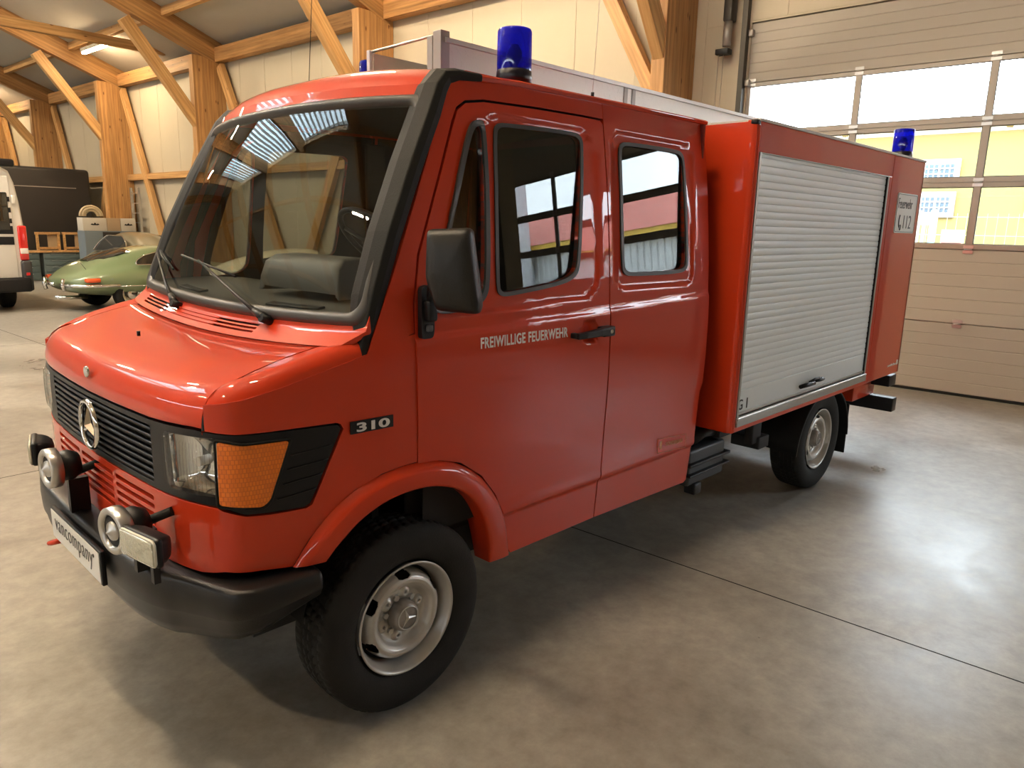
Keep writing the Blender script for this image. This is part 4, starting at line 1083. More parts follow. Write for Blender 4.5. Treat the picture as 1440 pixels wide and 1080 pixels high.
# ---- ladder rack on the roof
TREAD, nt, b = nmat('tread plate'); setp(b, Base_Color=(.66, .63, .58, 1), Metallic=.75, Roughness=.38)
tc = nt.nodes.new('ShaderNodeTexCoord'); hs = []
for rot, off in ((pi / 4, 0), (-pi / 4, .5)):
    mp = nt.nodes.new('ShaderNodeMapping'); mp.inputs['Location'].default_value = (off * .05, 0, 0); mp.inputs['Scale'].default_value = (20, 1, 20)
    nt.links.new(tc.outputs['Object'], mp.inputs['Vector'])
    sp = nt.nodes.new('ShaderNodeSeparateXYZ'); nt.links.new(mp.outputs[0], sp.inputs[0])
    def mth(op, a, b2=None, c2=None):
        n = nt.nodes.new('ShaderNodeMath'); n.operation = op
        for i, v_ in enumerate((a, b2, c2)):
            if v_ is None: continue
            if isinstance(v_, (int, float)): n.inputs[i].default_value = v_
            else: nt.links.new(v_, n.inputs[i])
        return n.outputs[0]
    x_, z_ = sp.outputs[0], sp.outputs[2]
    row_ = mth('FLOOR', z_); xs = mth('ADD', x_, mth('MULTIPLY', row_, .5))
    fx = mth('SUBTRACT', mth('FRACT', xs), .5); fz = mth('SUBTRACT', mth('FRACT', z_), .5)
    c_, s_ = cos(rot), sin(rot)
    u_ = mth('ADD', mth('MULTIPLY', fx, c_), mth('MULTIPLY', fz, s_)); w_ = mth('ADD', mth('MULTIPLY', fx, -s_), mth('MULTIPLY', fz, c_))
    d_ = mth('ADD', mth('POWER', mth('DIVIDE', u_, .42), 2), mth('POWER', mth('DIVIDE', w_, .10), 2))
    hs.append(mth('LESS_THAN', mth('ABSOLUTE', d_), 1.0))
par = nt.nodes.new('ShaderNodeMath'); par.operation = 'MAXIMUM'; nt.links.new(hs[0], par.inputs[0]); nt.links.new(hs[1], par.inputs[1])
bpn = nt.nodes.new('ShaderNodeBump'); bpn.inputs['Strength'].default_value = 1; bpn.inputs['Distance'].default_value = .02
nt.links.new(par.outputs[0], bpn.inputs['Height']); nt.links.new(bpn.outputs['Normal'], b.inputs['Normal'])
mb = MB(); RY0, RY1, RXa, RXb, RZ = .60, 1.165, 1.335, 5.66, 2.668
mb.box(RXa, RXb, RY0, RY0 + .012, 2.475, RZ - .01)
RK = mb.build('ladder_rack', TREAD, TR); ROOTS[RK.name] = Matrix.Identity(4)
mb = MB(); mb.tube([(RXa, RY0, RZ - .008), (RXb, RY0, RZ - .008)], 1, prof=[(-.012, -.018), (-.012, .016), (.008, .016), (.012, 0), (.008, -.018)], up=(0, 0, 1)); mb.build('rack_rail', ALU, RK)
MB().box(RXa, RXb, RY1 - .012, RY1, 2.44, 2.675).build('rack_side', pbr('pale panel', (.62, .58, .50), .5), RK)
mb = MB(); mb.box(RXa - .025, RXa + .03, RY0 - .002, RY0 + .055, 2.42, 2.70); mb.build('rack_post', ALUD, RK, .004)
mb = MB(); mb.box(RXa - .02, RXa + .02, RY0 + .065, RY0 + .105, 2.42, 2.685); mb.build('rack_post', ALUD, RK, .004)
mb = MB(); mb.box(RXa - .02, RXa + .015, RY1 - .005, RY1 + .02, 2.42, 2.69); mb.build('rack_post', pbr('bright rail', (.7, .69, .67), .35, metal=.5), RK, .003)
mb = MB(); mb.tube([(RXa, RY0 + .06, 2.688), (RXa, RY1, 2.684)], .007, 6); mb.build('rack_crossbar', ALU, RK)
for x in (2.72, 2.80): MB().box(x, x + .035, RY0 - .004, RY0 + .02, 2.44, 2.665).build('rack_strap', ALUD, RK)
mb = MB()
for x in (1.6, 2.3, 3.2, 4.2, 5.2): mb.box(x - .02, x + .02, RY0, RY1, 2.42, 2.475)
mb.box(RXa, RXb, RY0, RY1, 2.47, 2.478); mb.build('rack_floor', ALU, RK)
# beacons
def beacon(x, y, z, h=.235, r=.078):
    M = Matrix.Translation((x, y, z))
    bb = MB().lathe([(0, .0), (r * 1.03, .0), (r * 1.04, .035), (r * 1.0, .06), (r * .9, .066), (0, .066)], 36, M).build('beacon', pbr('beacon base', (.004, .004, .012), .3), TR); ROOTS[bb.name] = Matrix.Identity(4)
    MB().lathe([(r * .98, .055), (r, .08), (r * .985, h - .012), (r * .93, h - .002), (r * .85, h), (0, h + .002)], 40, M).build('beacon_dome', BLUE, bb)
    mb = MB(); mb.lathe([(0, .175), (.02, .17), (.036, .14), (.036, .115), (.02, .09), (.012, .066)], 16, M); mb.build('beacon_reflector', pbr('beacon works', (.01, .01, .03), .3), bb)
beacon(1.50, .315, 2.455); beacon(1.50, 1.385, 2.455); beacon(5.545, -.09, 2.422, .235, .076)
# radio whip
MB().tube([(1.0, 1.22, 2.43), (1.0, 1.22, 2.47)], .006, 8).build('aerial_base', PLA, TR)
mb = MB(); mb.tube([(1.0, 1.22, 2.47), (1.03, 1.20, 3.0)], .002, 6); mb.build('aerial', PLA, TR)
MB().tube([(1.80, .10, 2.44), (1.84, .10, 3.2)], .0012, 6).build('aerial', ALU, TR)
MB().tube([(1.80, .10, 2.42), (1.80, .10, 2.445)], .008, 8).build('aerial_base', PLA, TR)

# ================================================================== the hall (built in hall axes: a = away, s = to the left, z = up)
RB = Matrix.Rotation(PSI, 4, 'Z')
def hall(o, name=None):
    if o.parent is None: o.matrix_world = RB @ o.matrix_world; ROOTS[o.name] = o.matrix_world.copy()
    return o
def struct(name, mb, mat, parent=None, bevel=0):
    o = mb.build(name, mat, parent, bevel)
    if parent is None: tag(o, kind='structure'); o.matrix_world = RB.copy(); ROOTS[o.name] = Matrix.Identity(4)
    return o
def child(name, mb, mat, parent, bevel=0):
    o = mb.build(name, mat, None, bevel); o.parent = parent; return o     # same local axes as the parent
def beam(name, p0, p1, w, h, mat=WOOD, up=(0, 0, 1), parent=None):
    """timber from p0 to p1 in hall axes; w across, h in the up direction"""
    p0, p1 = V(p0), V(p1); L = (p1 - p0).length; x = (p1 - p0).normalized(); z = V(up); z = (z - x * z.dot(x)).normalized(); y = z.cross(x)
    o = MB().box(-L / 2, L / 2, -w / 2, w / 2, -h / 2, h / 2).build(name, mat, None, .006)
    c = (p0 + p1) / 2
    M = Matrix(((x.x, y.x, z.x, c.x), (x.y, y.y, z.y, c.y), (x.z, y.z, z.z, c.z), (0, 0, 0, 1)))
    o.matrix_world = RB @ M; tag(o, kind='structure'); return o
SMIN, SMAX, AMIN = -16.0, 36.0, -18.0
ZE = 5.95; PITCH = .38; AR = -5.6
def zroof(a): return ZE + PITCH * (WA - a) if a > AR else ZE + PITCH * (WA - AR) - PITCH * (AR - a)
struct('floor', MB().box(AMIN, WA + .25, SMIN, SMAX, -.2, 0), CONC)
# sawn joints in the concrete
mb = MB()
mb.box(2.385, 2.393, SMIN, SMAX, 0, .0006)
mb.box(-4.005, -3.997, SMIN, SMAX, 0, .0006)
for s_ in (-8.6, 3.9, 10.2, 16.5, 22.8): mb.box(AMIN, WA, s_ - .004, s_ + .004, 0, .0006)
struct('trim_1', mb, pbr('joint filler', (.02, .018, .016), 1, spec=0))
# long wall with two door openings
D1 = (-1.83, 2.36); D2 = (-8.45, -4.30); DH = 4.48
mb = MB()
mb.box(WA, WA + .25, D1[1], SMAX, 0, ZE + .1); mb.box(WA, WA + .25, D2[1], D1[0], 0, ZE + .1); mb.box(WA, WA + .25, SMIN, D2[0], 0, ZE + .1)
for d in (D1, D2): mb.box(WA, WA + .25, d[0], d[1], DH, ZE + .1)
k = SMIN + .3
while k < SMAX:                                   # sandwich-panel joints
    if not (D1[0] < k < D1[1] or D2[0] < k < D2[1]): mb.box(WA - .006, WA, k, k + 1.085, 0, ZE)
    else: mb.box(WA - .006, WA, max(k, k), k + 1.085, DH + .02, ZE)
    k += 1.1
struct('wall_back', mb, WALLM)
struct('wall_left', MB().box(AMIN, WA + .25, SMAX, SMAX + .25, 0, 12), WALLM)
struct('wall_right', MB().box(AMIN, WA + .25, SMIN - .25, SMIN, 0, 12), WALLM)
struct('wall_front', MB().box(AMIN - .25, AMIN, SMIN, SMAX, 0, ZE + .1), WALLM)
# roof with a long strip of skylight
SKA, SKB = -5.5, -1.6
mb = MB()
def slab(a0, a1, s0, s1, mb, t=.16):
    z0, z1 = zroof(a0), zroof(a1)
    mb.add([(a0, s0, z0), (a1, s0, z1), (a1, s1, z1), (a0, s1, z0), (a0, s0, z0 + t), (a1, s0, z1 + t), (a1, s1, z1 + t), (a0, s1, z0 + t)], [(0, 1, 2, 3), (4, 7, 6, 5), (0, 4, 5, 1), (1, 5, 6, 2), (2, 6, 7, 3), (3, 7, 4, 0)])
slab(SKB, WA + .25, SMIN, SMAX, mb); slab(AR, SKA, SMIN, SMAX, mb); slab(AMIN - .25, AR, SMIN, SMAX, mb)
for s0, s1 in ((SMIN, 10.5), (27.0, SMAX)): slab(SKA, SKB, s0, s1, mb)
struct('ceiling', mb, CEIL)
SKY = struct('window_1', MB().box(SKB - .03, SKB, 10.5, 27, zroof(SKB) + .01, zroof(SKB) + .15), GDALU)
mb = MB(); slab(SKA, SKB, 10.5, 27, mb, .02); child('pane', mb, glass_mat('skylight pane', (.82, .88, .90), .04), SKY)
mb = MB(); k = 10.5
while k <= 27.01:
    for a0, a1 in ((SKA, SKB),):
        z0, z1 = zroof(a0), zroof(a1); mb.add([(a0, k - .02, z0 - .03), (a1, k - .02, z1 - .03), (a1, k + .02, z1 - .03), (a0, k + .02, z0 - .03), (a0, k - .02, z0 + .06), (a1, k - .02, z1 + .06), (a1, k + .02, z1 + .06), (a0, k + .02, z0 + .06)], [(0, 1, 2, 3), (4, 7, 6, 5), (0, 4, 5, 1), (1, 5, 6, 2), (2, 6, 7, 3), (3, 7, 4, 0)])
    k += .5
child('glazing_bar', mb, GDALU, SKY)
# timber frames
cols = [(-15.6, 8), (-9.2, 8), (-3.05, 8), (3.13, 1), (9.45, 1), (15.75, 1), (21.42, 1), (27.09, 1), (32.43, 1)]
for s_, _ in cols:
    beam('column', (8.20, s_ + .11, 0), (8.20, s_ + .11, 5.62), .20, .80, up=(1, 0, 0))
    if s_ > 3: beam('column', (8.50, s_ + .34, 0), (8.50, s_ + .34, 5.5), .22, .20, up=(1, 0, 0))
    # rafter pair
    zr = lambda a: zroof(a) - .27
    beam('rafter', (8.60, s_ + .11, zr(8.60)), (AR, s_ + .11, zr(AR)), .22, .50)
    beam('rafter', (AR, s_ + .11, zr(AR)), (AMIN, s_ + .11, zr(AMIN)), .22, .50)
    beam('brace', (7.95, s_ + .11, 4.02), (6.35, s_ + .11, 6.12), .16, .26, WOOD2, up=(1, 0, .6))
for a in (7.2, 5.0, 3.0, 1.0, -1.4):
    beam('purlin', (a, SMIN, zroof(a) - .09), (a, SMAX, zroof(a) - .09), .12, .18, WOOD2)
for a in (AR, -8.0, -12.0, -16.0): beam('purlin', (a, SMIN, zroof(a) - .14), (a, SMAX, zroof(a) - .14), .16, .24, WOOD2)
beam('wall_plate', (8.47, 3.3, 5.70), (8.47, SMAX, 5.70), .22, .32)
beam('wall_plate', (8.47, SMIN, 5.70), (8.47, 3.1, 5.70), .22, .32)
beam('tie_beam', (8.4, 18.45, 6.12), (1.0, 18.45, 6.12), .14, .22, WOOD2)
for i in range(3, 8):
    s0 = cols[i][0] + .45; s1 = cols[i + 1][0]
    beam('wall_rail', (8.50, s0, 3.0), (8.50, s1, 3.0), .16, .17, WOOD2)
    sm = (s0 + s1) / 2
    if i >= 4:
        beam('brace', (8.46, s1 - .05, 5.45), (8.46, sm + .15, .3), .12, .24, WOOD2, up=(0, 1, .4))
        beam('brace', (8.46, s0 - .05, 5.45), (8.46, sm - .15, .3), .12, .24, WOOD2, up=(0, 1, .4))
beam('brace', (8.46, 3.6, 3.6), (8.46, 4.7, 5.5), .16, .20, WOOD2, up=(0, 1, .4))
beam('column', (8.46, 3.62, 0), (8.46, 3.62, 3.75), .16, .22, WOOD2, up=(0, 1, 0))

# ---- garage doors
def garage_door(idx, d):
    s0, s1 = d; n = 3; w = (s1 - s0) / n
    D = struct('door_%d' % idx, MB().box(WA + .02, WA + .06, s0, s1, 0.004, .03), RUB)
    # closed panels
    for z0, z1 in ((.035, .8445), (.8455, 1.690), (3.745, 4.47)):
        mb = MB(); rows = []; z = z0; p = (z1 - z0) / 6
        prof_ = [(WA + .055, z0)]
        for k in range(6):
            zz = z0 + k * p; prof_ += [(WA + .020, zz + .006), (WA + .020, zz + p - .010), (WA + .025, zz + p - .004)]
        prof_ += [(WA + .020, z1 - .003), (WA + .055, z1)]
        rows = [[(a, s, z) for a, z in prof_] for s in (s0, s1)]
        mb.grid(rows, smooth=False); mb.add([(WA + .056, s0, z0), (WA + .056, s1, z0), (WA + .056, s1, z1), (WA + .056, s0, z1)], [(0, 1, 2, 3)])
        mb.box(WA + .05, WA + .06, s0, s1, z0 - .012, z1 + .012)
        child('door_panel', mb, GDOOR, D)
    # glazed sections
    zr_ = [(1.695, 2.425), (2.432, 3.072), (3.080, 3.740)]
    for z0, z1 in zr_:
        mb = MB(); mb.box(WA + .012, WA + .055, s0, s1, z0, z0 + .055); mb.box(WA + .012, WA + .055, s0, s1, z1 - .05, z1)
        for k in range(n + 1):
            c = s0 + k * w; e = .035 if 0 < k < n else .05; mb.box(WA + .012, WA + .055, max(s0, c - e), min(s1, c + e), z0, z1)
        child('window_frame', mb, GDALU, D, .004)
        for k in range(n):
            child('pane', MB().box(WA + .030, WA + .036, s0 + k * w + .03, s0 + (k + 1) * w - .03, z0 + .05, z1 - .045), PANE, D)
            mb = MB(); ol = rect(s0 + k * w + .036, s0 + (k + 1) * w - .036, z0 + .056, z1 - .051, .01)
            mb.tube([(WA + .022, a, b_) for a, b_ in ol], .006, 5, closed=True); child('pane_gasket', mb, RUB, D)
    for zz in (.845, 1.692, 2.428, 3.076, 3.742):
        for k in range(0, n + 1):
            c = s0 + k * w; c = min(max(c, s0 + .06), s1 - .06)
            mb = MB(); mb.box(WA + .004, WA + .014, c - .05, c + .05, zz - .045, zz - .012); mb.box(WA + .004, WA + .014, c - .05, c + .05, zz + .012, zz + .045); mb.cyl((WA + .006, c - .04, zz), (WA + .006, c + .04, zz), .009, 8)
            child('hinge', mb, ALU, D)
    for s_ in (s1 + .06, s0 - .06):
        mb = MB(); mb.box(WA - .10, WA - .006, s_ - .035, s_ + .035, 0, 5.5); child('track', mb, TRACK, D)
    mb = MB()
    for zz in (1.69, 2.43, 3.08, 3.74, 4.35): mb.rbox(WA - .05, WA + .02, s1 - .04, s1 + .02, zz - .04, zz + .04, .01)
    child('roller_bracket', mb, ALUD, D)
    mb = MB(); mb.cyl((WA - .2, s0 - .1, 5.15), (WA - .2, s1 + .1, 5.15), .06, 20); child('spring_shaft', mb, TRACK, D)
    return D
garage_door(1, D1); garage_door(2, D2)
mb = MB(); mb.box(WA - .02, WA, D1[1] + .10, D1[1] + .13, 0, 5.4); struct('trim_2', mb, WHT)
# door drive motor with chains on the wall
def at(o, a, s, z=0, rz=0):
    o.matrix_world = RB @ Matrix.Translation((a, s, z)) @ Matrix.Rotation(rz, 4, 'Z'); ROOTS[o.name] = Matrix.Identity(4); return o
def hthing(name, label, cat, a, s, z=0, rz=0, group=None):
    o = bpy.data.objects.new(name, None); COL.objects.link(o); o.empty_display_size = .1
    o.matrix_world = RB @ Matrix.Translation((a, s, z)) @ Matrix.Rotation(rz, 4, 'Z'); tag(o, label, cat, group); return o
def part(name, mb, mat, parent, bevel=0): 
    o = mb.build(name, mat, None, bevel); o.parent = parent; return o
T = hthing('door_motor', 'small dark electric door drive hanging high beside the garage door track', 'motor', WA - .1, 2.62, 4.20)
part('gearbox', MB().rbox(-.10, .06, -.06, .06, .30, .62, .02), TRACK, T)
part('motor_body', MB().cyl((-.05, 0, .0), (-.05, 0, .30), .055, 18), ALUD, T)
part('motor_foot', MB().rbox(-.11, .02, -.05, .13, -.10, -.03, .01), PLA, T)
for y in (.03, .10): part('pull_chain', MB().tube([(-.06, y, -.05), (-.06, y + .01, -3.1)], .004, 5), ALU, T)

# ---- tube lamps under the purlins
LAMP = emit('warm lamp tube', (1.0, .79, .54), 430)
LAMPW = emit('warm lamp tube, dimmer', (1.0, .74, .44), 110)
LAMPH = pbr('lamp housing', (.6, .57, .5), .5)
lamps = [(7.2, 19.8), (7.2, 31.0), (1.0, 12.5), (1.0, 19.5), (1.0, 26.0), (-1.4, 6.0), (-1.4, 12.5), (-1.4, 0.5), (4.6, 6.8), (-8.0, 2.0), (-8.0, 10.0)]
for i, (a, s_) in enumerate(lamps):
    z = zroof(a) - (.34 if a > -2 else .44)
    lab = {0: 'lit tube lamp under the sloping ceiling above the white van'}.get(i, 'warm white tube lamp fixed under a roof purlin of the hall')
    t = hthing('tube_lamp', lab, 'lamp', a, s_, z, 0, 'tube lamps under the roof')
    part('lamp_housing', MB().box(-.06, .06, -.80, .80, .0, .09), LAMPH, t)
    part('lamp_tube', MB().rbox(-.045, .045, -.76, .76, -.05, -.002, .012), LAMPW if a > 6 else LAMP, t)
    part('lamp_hanger', MB().cyl((0, .5, .09), (0, .5, .16), .008, 6), ALU, t)

# ================================================================== outside the doors
YEL = pbr('yellow render', (.25, .20, .062), .7); OWH = pbr('white trim', (.42, .42, .43), .6)
GREY = pbr('light grey plaster', (.62, .63, .66), .7); ROOF = pbr('red roof tiles', (.55, .16, .12), .7)
OPN = pbr('outside window glass', (.10, .14, .17), .5, spec=.1); PAV = pbr('pale yard paving', (.22, .22, .22), .8)
o = MB().box(WA + .25, WA + 60, -50, 40, -.25, -.02).build('ground', PAV, None); o.matrix_world = RB; tag(o, kind='structure')
# yellow house beyond the first door
H = hthing('yellow_house', 'yellow rendered house with white framed windows seen through the garage door', 'house', WA + 13.0, 7.0, 0)
part('wall', MB().box(0, 8, -8.5, 9.5, 0, 4.75), YEL, H)
mb = MB(); mb.add([(-.4, -8.8, 4.7), (4, -8.8, 5.3), (8.5, -8.8, 4.7), (-.4, 9.8, 4.7), (4, 9.8, 5.3), (8.5, 9.8, 4.7)], [(0, 1, 4, 3), (1, 2, 5, 4), (0, 2, 1), (3, 4, 5), (0, 3, 5, 2)]); part('roof', mb, ROOF, H)
def house_window(s_, z0, w=1.5, h=1.0):
    f = part('window', MB().box(-.08, .02, s_ - w / 2 - .1, s_ + w / 2 + .1, z0 - .1, z0 + h + .1), OWH, H)
    mb = MB()
    for k in (0, 1): mb.box(-.10, -.075, s_ - w / 2 + k * w / 2 + .04, s_ + k * w / 2 - .04, z0 + .04, z0 + h - .04)
    p = part('pane', mb, OPN, f)
    mb = MB()
    for k in range(1, 6): mb.box(-.12, -.10, s_ - w / 2 + k * w / 6 - .015, s_ - w / 2 + k * w / 6 + .015, z0, z0 + h)
    for k in range(1, 3): mb.box(-.12, -.10, s_ - w / 2, s_ + w / 2, z0 + k * h / 3 - .015, z0 + k * h / 3 + .015)
    part('glazing_bar', mb, OWH, f)
for s_ in (-1.7, -4.32, -6.8, 1.2): house_window(s_, 3.3, .75, .42); house_window(s_, 2.42, .72, .46)
# corrugated shed beyond the second door
H = hthing('corrugated_shed', 'white corrugated shed with red roof and yellow eaves, reflected in the truck windows', 'shed', WA + 9.0, -9.4, 0)
mb = MB(); rows = [[], []]
k = -22.0; i = 0
while k < 7.0:
    for dx, dy in ((0, 0), (.10, 0), (.13, .05), (.23, .05), (.26, 0)):
        for r_, z in enumerate((0, 3.25)): rows[r_].append((dy, k + dx, z))
    k += .26
mb.grid(rows, smooth=False); part('wall', mb, pbr('white corrugated sheet', (.72, .74, .74), .45), H)
part('shed_body', MB().box(.08, 9, -22, 7.0, 0, 3.25), OWH, H)
part('fascia', MB().box(-.25, .0, -22.2, 7.2, 3.25, 3.55), pbr('yellow fascia', (.85, .55, .08), .5), H)
mb = MB(); mb.add([(-.3, -22.3, 3.55), (4, -22.3, 5.2), (9.4, -22.3, 3.55), (-.3, 7.3, 3.55), (4, 7.3, 5.2), (9.4, 7.3, 3.55)], [(0, 1, 4, 3), (1, 2, 5, 4), (0, 2, 1), (3, 4, 5), (0, 3, 5, 2)]); part('roof', mb, ROOF, H)
f = part('window', MB().box(-.06, .04, -9.6, -8.2, 1.2, 2.5), pbr('yellow frame', (.85, .6, .1), .5), H); part('pane', MB().box(-.08, -.05, -9.48, -8.32, 1.32, 2.38), OPN, f)
H = hthing('grey_annex', 'light grey plastered annex beside the white corrugated shed', 'building', WA + 7.0, -18.0, 0)
part('wall', MB().box(0, 1.6, -2.0, 1.4, 0, 6.5), GREY, H); part('flat_roof', MB().box(-.1, 1.65, -2.1, 1.5, 6.5, 6.65), OWH, H)
# mesh fence and signs
F = hthing('mesh_fence', 'thin grey wire mesh fence standing in the yard before the yellow house', 'fence', WA + 6.2, -2.5, 0)
mb = MB()
for k in range(50): mb.box(-.004, .004, -4 + k * .16, -3.992 + k * .16, 0, 2.25)
for k in range(7): mb.box(-.006, .006, -4, 4, .2 + k * .33, .212 + k * .33)
part('mesh', mb, ALU, F)
for y in (-4, -1.33, 1.33, 4): part('post', MB().box(-.03, .03, y - .03, y + .03, 0, 2.3), ALU, F)
S_ = hthing('yard_sign', 'small beige notice board with red lower stripe on the yard fence', 'sign', WA + 5.9, .85, 0)
part('board', MB().box(0, .03, -.18, .18, 1.68, 1.95), pbr('beige board', (.75, .62, .45), .6), S_)
part('board_stripe', MB().box(-.004, .0, -.16, .16, 1.70, 1.73), ROOF, S_)
part('post', MB().box(.03, .06, -.03, .03, 0, 1.75), ALU, S_)
S_ = hthing('blue_post', 'slim pale blue post standing in the yard outside the garage door', 'post', WA + 7.2, 1.46, 0)
part('shaft', MB().cyl((0, 0, 0), (0, 0, 2.3), .06, 14), pbr('pale blue', (.35, .72, .78), .5), S_)
part('post_cap', MB().lathe([(0, 2.36), (.05, 2.34), (.07, 2.3), (.06, 2.28)], 14), pbr('pale blue', (.35, .72, .78), .5), S_)
S_ = hthing('grey_notice', 'purple grey notice panel mounted on a post outside the garage door', 'sign', WA + 6.6, 1.50, 0)
part('board', MB().box(0, .03, -.12, .16, 2.04, 2.24), pbr('mauve board', (.42, .36, .42), .6), S_)
part('post', MB().box(.03, .07, -.03, .03, 0, 2.2), ALU, S_)

# ================================================================== cars and things at the far end of the hall
def car_body(st, mat, name, parent, sub=2):
    rows = []
    for x, z0, zs_, zt, w, wc in st:
        half = [(w * .80, z0), (w * .97, lerp(z0, zs_, .35)), (w, lerp(z0, zs_, .72)), (w * .94, zs_), (wc, lerp(zs_, zt, .22)), (wc * .86, lerp(zs_, zt, .72)), (wc * .5, lerp(zs_, zt, .96)), (0, zt)]
        rows.append([(x, -y, z) for y, z in half] + [(x, y, z) for y, z in half[::-1][1:]])
    mb = MB(); mb.grid(rows)
    mb.add(rows[0], [list(range(len(rows[0])))], True); mb.add(rows[-1], [list(range(len(rows[0])))], True)
    bot = [[r[0], r[-1]] for r in rows]; mb.grid(bot)
    o = mb.build(name, mat, None); o.parent = parent
    m = o.modifiers.new('sub', 'SUBSURF'); m.levels = sub; m.render_levels = sub
    return o
def strip(name, pts, r, mat, parent, closed=False):
    o = MB().tube(pts, r, 8, closed=closed).build(name, mat, None); o.parent = parent; return o
def simple_wheels(parent, xs, w, r, mat_rim):
    for x in xs:
        for sgn in (-1, 1):
            M = Matrix.Translation((x, sgn * w, r)) @ Matrix.Rotation(sgn * -pi / 2, 4, 'X')
            o = MB().lathe([(r * .62, .06), (r * .66, .075), (r * .9, .075), (r, .05), (r, -.09), (r * .6, -.09)], 32, M).build('wheel', TYRE, None); o.parent = parent
            q = MB().lathe([(r * .64, .06), (r * .55, .05), (r * .5, .03), (r * .2, .05), (0, .06)], 32, M).build('rim', mat_rim, None); q.parent = o
GRN = pbr('sage green paint', (.17, .23, .12), .3, coat=1, coat_rough=.02)
OLV = pbr('olive beige paint', (.19, .17, .11), .3, coat=1, coat_rough=.03)
CRM = pbr('cream paint', (.66, .60, .44), .35, coat=1, coat_rough=.03)
CGL = pbr('dark car glass', (.02, .022, .02), .05, coat=1)
coupe = [(0.0, .50, .58, .62, .30, .22), (.10, .38, .62, .70, .58, .42), (.40, .28, .72, .88, .74, .60), (.9, .24, .78, 1.05, .80, .60), (1.4, .22, .80, 1.18, .82, .56), (1.9, .20, .80, 1.22, .82, .54), (2.25, .20, .80, 1.19, .82, .54), (2.6, .20, .80, .99, .82, .62), (2.8, .20, .80, .89, .82, .60), (3.4, .22, .75, .83, .80, .5), (4.0, .28, .66, .72, .72, .42), (4.38, .36, .55, .60, .48, .3), (4.48, .44, .5, .54, .2, .15)]
G = hthing('sports_car', 'sage green fastback sports car with chrome bumpers, its tail towards the white van', 'car', 3.92, 14.05, 0, radians(7))
G.scale = (1.05, 1.08, 1.06)
car_body(coupe, GRN, 'body', G)
simple_wheels(G, (1.02, 3.5), .66, .32, CHR)
mb = MB(); rows = []
for x, z in ((.52, .925), (.75, 1.005), (1.0, 1.083), (1.22, 1.140)): 
    hw = {.52: .20, .75: .36, 1.0: .40, 1.22: .36}[x]; rows.append([(x, hw * u, z + .016 - .05 * abs(u) ** 2.2) for u in (-1, -.6, -.3, 0, .3, .6, 1)])
mb.grid(rows); part('rear_window', mb, CGL, G)
for sgn in (-1, 1):
    ol = [(1.10, .86), (1.55, .86), (2.35, .86), (2.28, .98), (2.1, 1.07), (1.7, 1.10), (1.35, 1.03), (1.15, .94)]
    q = MB(); q.add([(x, sgn * (.775 - .30 * (z - .83) / .4 - (.0)), z) for x, z in round_poly(ol, .05)], [list(range(8 * 5))], False); part('side_window', q, CGL, G)
    strip('window_trim', [(x, sgn * (.782 - .30 * (z - .83) / .4), z) for x, z in round_poly(ol, .05)], .010, CHR, G, True)
    strip('window_post', [(1.62, sgn * .765, .86), (1.66, sgn * .59, 1.09)], .014, PLA, G)
    strip('rear_bumper', [(.02, sgn * .10, .50), (.0, sgn * .42, .50), (.12, sgn * .66, .50), (.40, sgn * .80, .50), (.72, sgn * .84, .50)], .032, CHR, G)
    strip('overrider', [(-.03, sgn * .34, .40), (-.06, sgn * .34, .50), (-.03, sgn * .34, .62)], .035, CHR, G)
    part('tail_lamp', MB().rbox(.16, .42, sgn * .72 - .06, sgn * .72 + .06, .56, .64, .03), pbr('orange red lamp', (.75, .10, .02), .15, coat=1), G)
    strip('sill_trim', [(.72, sgn * .835, .48), (1.6, sgn * .85, .47), (3.0, sgn * .85, .46)], .010, CHR, G)
strip('exhaust_pipe', [(-.02, .06, .26), (.5, .06, .24)], .03, CHR, G); strip('exhaust_pipe', [(-.02, -.06, .26), (.5, -.06, .24)], .03, CHR, G)
strip('boot_seam', [(.30, -.5, .79), (.36, -.2, .90), (.38, .0, .92), (.36, .2, .90), (.30, .5, .79)], .004, HOLE, G)
saloon = [(0.0, .50, .62, .66, .45, .35), (.15, .32, .74, .84, .72, .55), (.7, .26, .86, 1.02, .82, .6), (1.2, .24, .92, 1.25, .84, .60), (1.6, .24, .94, 1.44, .84, .60), (2.1, .24, .94, 1.50, .84, .60), (2.6, .24, .94, 1.47, .84, .60), (2.9, .24, .94, 1.30, .84, .66), (3.15, .24, .92, 1.02, .84, .64), (3.6, .26, .82, .90, .80, .5), (3.95, .30, .72, .80, .72, .42), (4.1, .40, .60, .66, .45, .3)]
S2 = hthing('saloon_car', 'olive beige classic saloon with rounded roof standing behind the green sports car', 'car', 7.50, 16.35, 0, radians(94))
car_body(saloon, OLV, 'body', S2); simple_wheels(S2, (.95, 3.3), .68, .33, CHR)
for sgn in (-1, 1):
    ol = round_poly([(1.15, .98), (1.35, 1.22), (1.65, 1.37), (2.45, 1.38), (2.75, 1.22), (2.95, .98)], .08)
    q = MB(); q.add([(x, sgn * (.80 - .17 * (z - .95) / .4), z) for x, z in ol], [list(range(len(ol)))]); part('side_window', q, CGL, S2)
    strip('window_trim', [(x, sgn * (.81 - .17 * (z - .95) / .4), z) for x, z in ol], .016, CHR, S2, True)
mb = MB(); mb.grid([[(2.73 + .34 * (1 - t), u * (.58 + .08 * (1 - t)), 1.42 - .40 * (1 - t) - .05 * abs(u) ** 2) for u in (-1, -.5, 0, .5, 1)] for t in (1, .66, .33, 0)]); part('windscreen', mb, CGL, S2)
C3 = hthing('cream_car', 'cream classic coupe seen through the truck windscreen beside the long wall', 'car', 6.0, 12.6, 0, radians(-41))
C3.scale = (1.08, 1.08, 1.08)
